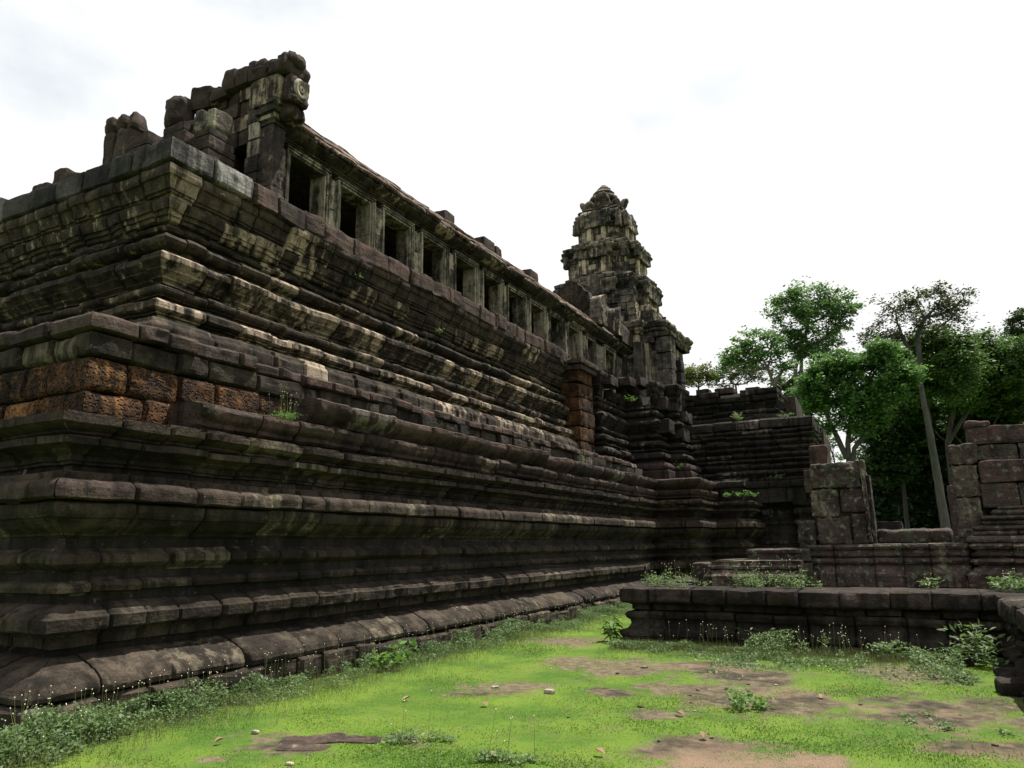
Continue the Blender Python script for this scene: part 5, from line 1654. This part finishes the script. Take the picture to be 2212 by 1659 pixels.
# ------------------------------------------------------------------ TREES
B_PALE = bark_mat('pale_grey_bark', (0.06, 0.056, 0.05), (0.115, 0.108, 0.096))
B_DARK = bark_mat('dark_bark', (0.018, 0.016, 0.014), (0.042, 0.037, 0.032))
B_MID = bark_mat('grey_bark', (0.032, 0.031, 0.030), (0.066, 0.064, 0.060))
L_BRIGHT = leaf_mat('fresh_green_leaves', (0.046, 0.112, 0.036), (0.118, 0.205, 0.074), .40)
L_MID = leaf_mat('mid_green_leaves', (0.030, 0.068, 0.022), (0.078, 0.138, 0.042), .34)
L_GREY = leaf_mat('grey_green_leaves', (0.040, 0.044, 0.026), (0.10, 0.10, 0.062), .2)
L_FULL = leaf_mat('full_green_leaves', (0.030, 0.088, 0.024), (0.086, 0.172, 0.050), .36)
L_DARK = leaf_mat('dark_and_shaded_leaves', (0.014, 0.031, 0.014), (0.044, 0.080, 0.030), .22)  # dark foliage; the shade inside the wood is put into this colour too
L_OLIVE = leaf_mat('olive_leaves', (0.06, 0.075, 0.02), (0.13, 0.14, 0.045), .3)


def limb(mb, pts, r0, r1, seg=7):
    pts = np.array(pts, float)
    # smooth a little
    out = [pts[0]]
    for a, b in zip(pts[:-1], pts[1:]):
        n = max(2, int(np.linalg.norm(b - a) / 1.2))
        for k in range(1, n + 1):
            out.append(a + (b - a) * k / n)
    out = np.array(out)
    out[1:-1] += NR.normal(0, .5, (len(out) - 2, 3)) * min(r0, .25) * (.6 if r0 < .2 else .25)
    n = len(out)
    rad = r0 + (r1 - r0) * np.linspace(0, 1, n)
    d = np.gradient(out, axis=0)
    d /= np.linalg.norm(d, axis=1, keepdims=True) + 1e-9
    a = np.cross(d, (0.3, 1, 0.1))
    a /= np.linalg.norm(a, axis=1, keepdims=True) + 1e-9
    b = np.cross(d, a)
    th = np.linspace(0, 2 * math.pi, seg, endpoint=False)
    v = (out[:, None, :] + rad[:, None, None] * (np.cos(th)[None, :, None] * a[:, None, :] + np.sin(th)[None, :, None] * b[:, None, :])).reshape(-1, 3)
    idx = np.arange(n * seg).reshape(n, seg)
    nx = np.roll(idx, -1, 1)
    mb.add(v, quads=np.stack([idx[:-1], nx[:-1], nx[1:], idx[1:]], -1).reshape(-1, 4))


def tree(name, label, base, trunks, blobs, leafm, barkm, leaf=.40, dens=1.0, forks=None, r0=.45, group='trees beyond the ruins', thin=1.0):
    """trunks: lists of points; blobs: (x, y, z, half width, half height) leaf masses; each is fed by a limb from the nearest fork."""
    t = thing(name, label, 'tree', base, group)
    wood, lmb, fol = MB(), MB(), MB()
    fk = []
    for k, tr_ in enumerate(trunks):
        limb(wood, tr_, r0 * (1 if k == 0 else .75), r0 * .45, 9)
        fk += [np.array(p, float) for p in tr_[1:]]
    for (x, y, z, a, b) in blobs:
        a, b = a * 1.06, b * 1.15
        c = np.array([x, y, z])
        cand = [f for f in fk if f[2] < z + .5] or [fk[0]]
        f = min(cand, key=lambda p: np.linalg.norm(p - c))
        mid = (f + c) / 2 + np.array([0, 0, -.12 * np.linalg.norm(c - f)])
        limb(lmb, [f, mid, c], r0 * .38, .07, 5)
        dep = a * .95
        nc = max(6, int(a * b * 7.0 * dens))
        # clump centres: spread in the ellipsoid, biased to the outer shell and the upper side
        u = NR.normal(size=(nc, 3))
        u /= np.linalg.norm(u, axis=1, keepdims=True)
        rr = NR.uniform(.3, 1.32, nc) ** .75
        cc = c + u * rr[:, None] * np.array([a, dep, b])
        for j in range(0, nc, 2):
            limb(lmb, [c + (cc[j] - c) * .1, (c + cc[j]) / 2 + NR.normal(0, .1, 3), cc[j]], .055, .02, 4)
        per = 62
        sz = NR.uniform(.26, .52, nc) * (.65 + .16 * a)
        off = NR.normal(size=(nc, per, 3)) * np.array([1, 1, .62]) * sz[:, None, None]
        p = (cc[:, None, :] + off).reshape(-1, 3)
        tone = np.repeat(np.clip(NR.normal(.5, .2, nc), 0, 1), per)
        if thin < 1:
            keep = NR.uniform(0, 1, len(p)) < thin
            p, tone = p[keep], tone[keep]
        leaves(fol, p, leaf, up=.55, asp=.55, tone=tone, droop=.35)
    tr_o = wood.build('trunk', barkm, t, sharp=60)
    lmb.build('limbs', barkm, tr_o, sharp=60)
    fol.build('crown', leafm, t, sharp=None)
    return t


T1 = [(-16.8, 88.4, 23.6, 1.8, 1.2), (-14.4, 88.8, 25.1, 1.9, 1.3), (-12.6, 89.1, 24.0, 1.4, 1.4), (-17.8, 88.2, 22.6, 1.1, 0.8), (-14.2, 88.9, 22.6, 2.0, 1.0), (-11.3, 89.3, 21.7, 1.2, 0.9)]
T2 = [(-8.6, 95.6, 31.1, 3.0, 1.8), (-10.8, 95.4, 30.3, 2.6, 1.5), (-5.7, 95.8, 30.1, 2.3, 1.7), (-4.1, 95.9, 29.6, 1.2, 1.2), (-8.6, 95.6, 28.3, 3.2, 1.9), (-11.5, 95.3, 26.7, 1.7, 1.3), (-7.3, 95.7, 26.1, 2.5, 1.5),
      (-10.1, 95.5, 25.4, 2.3, 1.3), (-5.3, 95.9, 27.2, 1.2, 1.0), (-9.0, 95.6, 24.2, 2.5, 0.8)]
T3 = [(-6.7, 83.7, 19.4, 2.0, 1.4), (-4.1, 83.9, 19.4, 2.1, 1.4), (-7.2, 83.7, 17.6, 2.2, 1.4), (-3.5, 83.9, 17.2, 1.9, 1.4), (-1.1, 84.0, 20.2, 1.9, 1.2), (0.7, 84.0, 18.2, 1.6, 1.2), (-5.1, 83.8, 15.9, 2.7, 1.2),
      (-8.0, 83.6, 16.2, 1.3, 0.9), (-2.9, 83.9, 14.8, 2.1, 1.0), (-1.1, 84.0, 17.0, 2.1, 1.6), (-1.3, 84.0, 20.9, 2.1, 0.7), (-6.3, 83.8, 13.5, 1.4, 0.7), (-3.7, 83.9, 13.1, 1.4, 0.9), (-2.2, 84.0, 13.9, 1.0, 1.0), (-5.5, 83.8, 20.4, 1.6, .9), (-8.3, 83.6, 18.0, 1.2, .9)]
T4u = [(0.8, 92.0, 27.3, 2.1, 1.5), (2.9, 92.0, 28.3, 1.7, 1.1), (5.4, 91.8, 28.0, 2.3, 1.3), (7.4, 91.7, 27.3, 1.3, 1.1), (-1.3, 92.0, 24.8, 1.9, 1.2), (3.8, 91.9, 26.0, 2.8, 1.7), (6.2, 91.8, 25.5, 1.7, 1.5), (0.8, 92.0, 24.5, 1.9, 1.1), (-2.5, 92.0, 24.9, 0.8, 1.0)]
T4l = [(3.6, 95.9, 23.4, 2.9, 1.6), (5.5, 95.8, 21.5, 3.1, 1.9), (2.4, 96.0, 20.3, 2.7, 1.8), (4.4, 95.9, 18.9, 2.9, 1.7), (0.8, 96.0, 22.2, 2.0, 1.2), (6.6, 95.8, 23.4, 1.8, 1.2), (1.0, 96, 18.6, 2.0, 1.5)]
T5 = [(9.3, 103.6, 24.0, 2.7, 1.6), (11.4, 103.4, 23.2, 2.4, 1.6), (10.0, 103.5, 20.9, 2.8, 1.8), (7.8, 103.7, 20.4, 2.3, 1.6), (11.9, 103.3, 20.4, 1.8, 2.0), (6.7, 103.8, 18.4, 2.3, 1.2), (12.8, 103.2, 22.2, 1.8, 1.6), (8.2, 103.7, 22.4, 2.0, 1.4), (6.6, 103.8, 20.6, 2.0, 1.5)]
T6 = [(14.2, 111.1, 28.2, 1.3, 1.3), (14.8, 111.0, 26.0, 1.7, 1.7), (14.9, 111.0, 29.4, 1.1, 0.9), (13.2, 111.2, 25.2, 1.5, 1.3), (13.0, 111.2, 22.6, 1.8, 1.5), (14.2, 111.1, 20.2, 2.3, 2.1), (11.7, 111.4, 18.3, 2.6, 1.7), (13.5, 111.2, 17.4, 2.1, 1.5)]
tree('spreading_tree', 'bright green tree with a pale forked trunk, just right of the tower platform', (-12.5, 89, 0), [[(-12.3, 89, 0), (-12.6, 89, 12), (-12.7, 89.1, 19.5), (-13.2, 89, 21.6)], [(-12.7, 89.1, 19.5), (-11.6, 89.2, 21.2)]], T1, L_BRIGHT, B_PALE, r0=.38, dens=.95)
tree('tall_tree', 'tallest bright green tree with twin pale trunks rising left of the grey crown', (-11.3, 95.3, 0), [[(-11.4, 95.3, 0), (-11.3, 95.3, 17), (-10.9, 95.3, 22.5), (-10.2, 95.4, 24.6), (-8.9, 95.6, 28.2)], [(-10.7, 95.3, 12), (-10.6, 95.3, 20), (-10.0, 95.5, 24.3), (-7.5, 95.7, 26)]],
     T2, L_BRIGHT, B_PALE, r0=.42, dens=.8)
tree('bushy_tree', 'dense mid-green tree with a low rounded crown in front of the others', (-5.6, 83.8, 0), [[(-5.6, 83.8, 0), (-5.4, 83.8, 8), (-5.2, 83.9, 11.5), (-4.6, 83.9, 14.2), (-3.6, 83.9, 16.8)], [(-5.4, 83.8, 7.0), (-4.6, 83.9, 11), (-2.6, 84, 13.6)], [(-5.4, 83.8, 10), (-6.6, 83.7, 13.5), (-7.2, 83.7, 16.5)]],
     T3, L_FULL, B_DARK, r0=.42, dens=1.75)
tree('grey_crowned_tree', 'tall tree with thin grey-green crown and a straight pale trunk on the right', (2.9, 92, 0), [[(3.0, 92, 0), (2.9, 92, 3), (2.6, 92, 12.7), (2.4, 92, 16.5), (2.2, 92, 20), (1.6, 92, 22.8), (1.0, 92, 24.6)], [(2.4, 92, 20), (2.6, 92, 24.2), (3.6, 92, 26)]],
     T4u, L_GREY, B_MID, r0=.44, dens=.85, thin=.7, leaf=.33)
tree('broad_tree', 'dark broad crown just below the thin grey-green crown', (3.8, 96, 0), [[(3.05, 96, 0), (2.75, 96, 13), (2.6, 96, 18), (3.4, 96, 22)]], T4l, L_MID, B_DARK, r0=.55, dens=1.9)
tree('leaning_limb_tree', 'wide dark green tree with a long slanting limb at the right', (8.6, 103.6, 0), [[(4.5, 103.6, 0), (4.6, 103.6, 13), (7.6, 103.6, 17.5), (10.6, 103.5, 20)], [(4.6, 103.6, 13), (6.0, 103.6, 18), (9, 103.6, 22)]], T5, L_MID, B_DARK, r0=.4, dens=1.9)
tree('right_edge_tree', 'dark blue-green tree cut off by the right edge of the view', (14.5, 111, 0), [[(14.8, 111, 0), (14.6, 111, 16), (14.6, 111, 25)]], T6, L_DARK, B_DARK, r0=.45, dens=1.2)
tree('low_olive_tree', 'low olive-yellow treetop peeping over the platform beside the tower', (-25.8, 107, 0), [[(-25.8, 107, 0), (-25.8, 107, 24)]], [(-25.6, 107.0, 25.9, 2.0, 1.1), (-27.0, 106.6, 25.4, 1.5, 1.0), (-24.2, 107.2, 25.3, 1.2, .8)], L_OLIVE, B_DARK, r0=.3, dens=1.2)
tree('dark_round_tree', 'dull dark treetop just above the platform, left of the bright forked tree', (-21.6, 113, 0), [[(-21.6, 113, 0), (-21.6, 113, 25)]], [(-22.9, 112.7, 26.7, 2.3, 1.3), (-20.2, 113.2, 26.7, 1.8, 1.2), (-18.5, 113.2, 26.0, 1.4, 1.0)], L_GREY, B_DARK, r0=.3)
D = [[(-2.0, 112.0, 17.4, 2.5, 1.8), (-0.2, 112.0, 15.0, 2.7, 2.0), (-2.6, 112.0, 13.7, 2.5, 2.1), (1.6, 112.0, 17.1, 2.5, 1.8), (-1.8, 112.0, 11.4, 2.7, 1.8)],
     [(3.8, 117.9, 18.2, 2.8, 2.1), (6.3, 117.8, 18.4, 2.8, 1.9), (3.9, 117.9, 15.3, 3.1, 2.1), (6.8, 117.8, 15.6, 2.8, 2.1), (2.1, 118.0, 13.6, 2.6, 1.9)],
     [(8.8, 113.7, 18.0, 2.7, 1.8), (7.7, 113.7, 15.4, 2.7, 1.8), (10.2, 113.5, 17.0, 2.4, 1.8), (10.5, 113.5, 14.8, 2.6, 1.8), (5.5, 113.9, 12.5, 2.7, 2.0), (9.0, 113.7, 12.5, 2.7, 2.0), (12.0, 113.4, 13, 2.7, 2.0)],
     [(-4.0, 119.9, 9.8, 2.7, 2.2), (-1.5, 120.0, 8.7, 2.9, 2.4), (0.9, 120.0, 10.5, 2.9, 2.2), (-3.3, 120.0, 6.1, 3.1, 2.2), (-0.6, 120.0, 5.3, 3.1, 1.9), (-5.8, 119.9, 4.6, 2.7, 1.7), (-1.8, 120, 2.6, 3.4, 1.5)],
     [(3.5, 122.0, 11.0, 2.9, 2.4), (5.9, 121.9, 10.1, 2.9, 2.1), (2.6, 122.0, 7.4, 3.1, 2.2), (5.5, 121.9, 6.6, 2.8, 2.1), (2.8, 122.0, 4.8, 3.3, 1.4), (6.0, 122, 3.6, 3.3, 1.6), (9, 122, 8, 3, 2.4), (9, 122, 4.5, 3, 2)]]
D.append([(1.2, 107.9, 18.9, 2.6, 2.0), (4.2, 107.9, 19.3, 2.8, 2.0), (6.8, 107.8, 20.0, 2.8, 2.0), (9.4, 107.6, 19.6, 2.8, 2.0), (12, 107.4, 19.3, 2.8, 2.0), (0.2, 108, 21.4, 2.2, 1.6), (13.8, 107.2, 20.4, 2.6, 2.0)])
DLAB = ['deep-shaded tree behind the dense mid-green one', 'dark tree high in the shade right of the pale straight trunk', 'dark tree under the long slanting limb', 'shaded low tree seen through the doorway left of the pale trunk', 'shaded low tree low behind the right jamb of the doorway', 'wide dark tree filling the gaps behind the straight pale trunk']
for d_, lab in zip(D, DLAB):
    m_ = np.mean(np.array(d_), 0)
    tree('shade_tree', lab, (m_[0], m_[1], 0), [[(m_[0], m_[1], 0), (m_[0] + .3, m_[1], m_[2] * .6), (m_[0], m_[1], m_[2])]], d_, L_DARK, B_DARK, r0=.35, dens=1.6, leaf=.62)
tree('undergrowth_tree', 'low dark green tree filling the gap behind the twin pale trunks', (-11.4, 97.3, 0), [[(-11.6, 97.3, 0), (-11.4, 97.3, 12), (-11.2, 97.3, 18)]], [(-12.9, 97.2, 21.1, 1.5, 1.3), (-11.4, 97.3, 19.6, 1.7, 1.5), (-9.9, 97.5, 21.0, 1.5, 1.3), (-12.5, 97.2, 18.9, 1.3, 1.1), (-9.8, 97.5, 17.4, 1.3, 1.3), (-8.4, 97.6, 18.8, 1.5, 1.4)], L_MID, B_DARK, r0=.3, dens=1.3)
S1 = [(-9.5, 119.6, 15.6, 1.0, 1.4), (-10.5, 119.5, 17.2, 1.1, 1.0), (-11.3, 119.5, 18.5, 1.0, 0.9), (-9.4, 119.6, 14.0, 1.5, 0.8)]
S2 = [(-5.3, 117.9, 14.8, 1.2, 1.5), (-4.1, 117.9, 16.4, 1.2, 1.2), (-6.0, 117.8, 12.9, 1.0, 1.0), (-6.7, 117.8, 16.4, 1.0, 1.0)]
tree('slender_tree', 'slender pale green tree just right of the platform corner, left of the dense tree trunk', (-9.5, 119.6, 0), [[(-9.3, 119.6, 0), (-9.5, 119.6, 14), (-10.3, 119.5, 17)]], S1, L_BRIGHT, B_DARK, r0=.2, dens=.8, thin=.7)
tree('slender_tree', 'slender pale green tree right of the dense tree trunk, above the door pillar', (-5.3, 117.9, 0), [[(-5.0, 117.9, 0), (-5.2, 117.9, 12), (-5.0, 117.9, 15)]], S2, L_BRIGHT, B_DARK, r0=.2, dens=.8, thin=.7)
# the wood behind, one mass
mb = MB()
for k in range(135):
    x = NR.uniform(-5, 40) if k < 75 else NR.uniform(-60, -4)
    y = NR.uniform(135, 165)
    zt = NR.uniform(1, 11) if x < 8 else NR.uniform(1, 19)
    zt = zt if k < 75 else NR.uniform(.8, 5.5)
    a, b = NR.uniform(2.5, 4), NR.uniform(1.5, 2.6)
    p = np.array([x, y, zt]) + NR.normal(size=(420, 3)) * np.array([a, 2, b]) * .6
    leaves(mb, p[p[:, 2] > 0], .5, up=.5, asp=.6, tone=NR.uniform(.2, .8), droop=.3)
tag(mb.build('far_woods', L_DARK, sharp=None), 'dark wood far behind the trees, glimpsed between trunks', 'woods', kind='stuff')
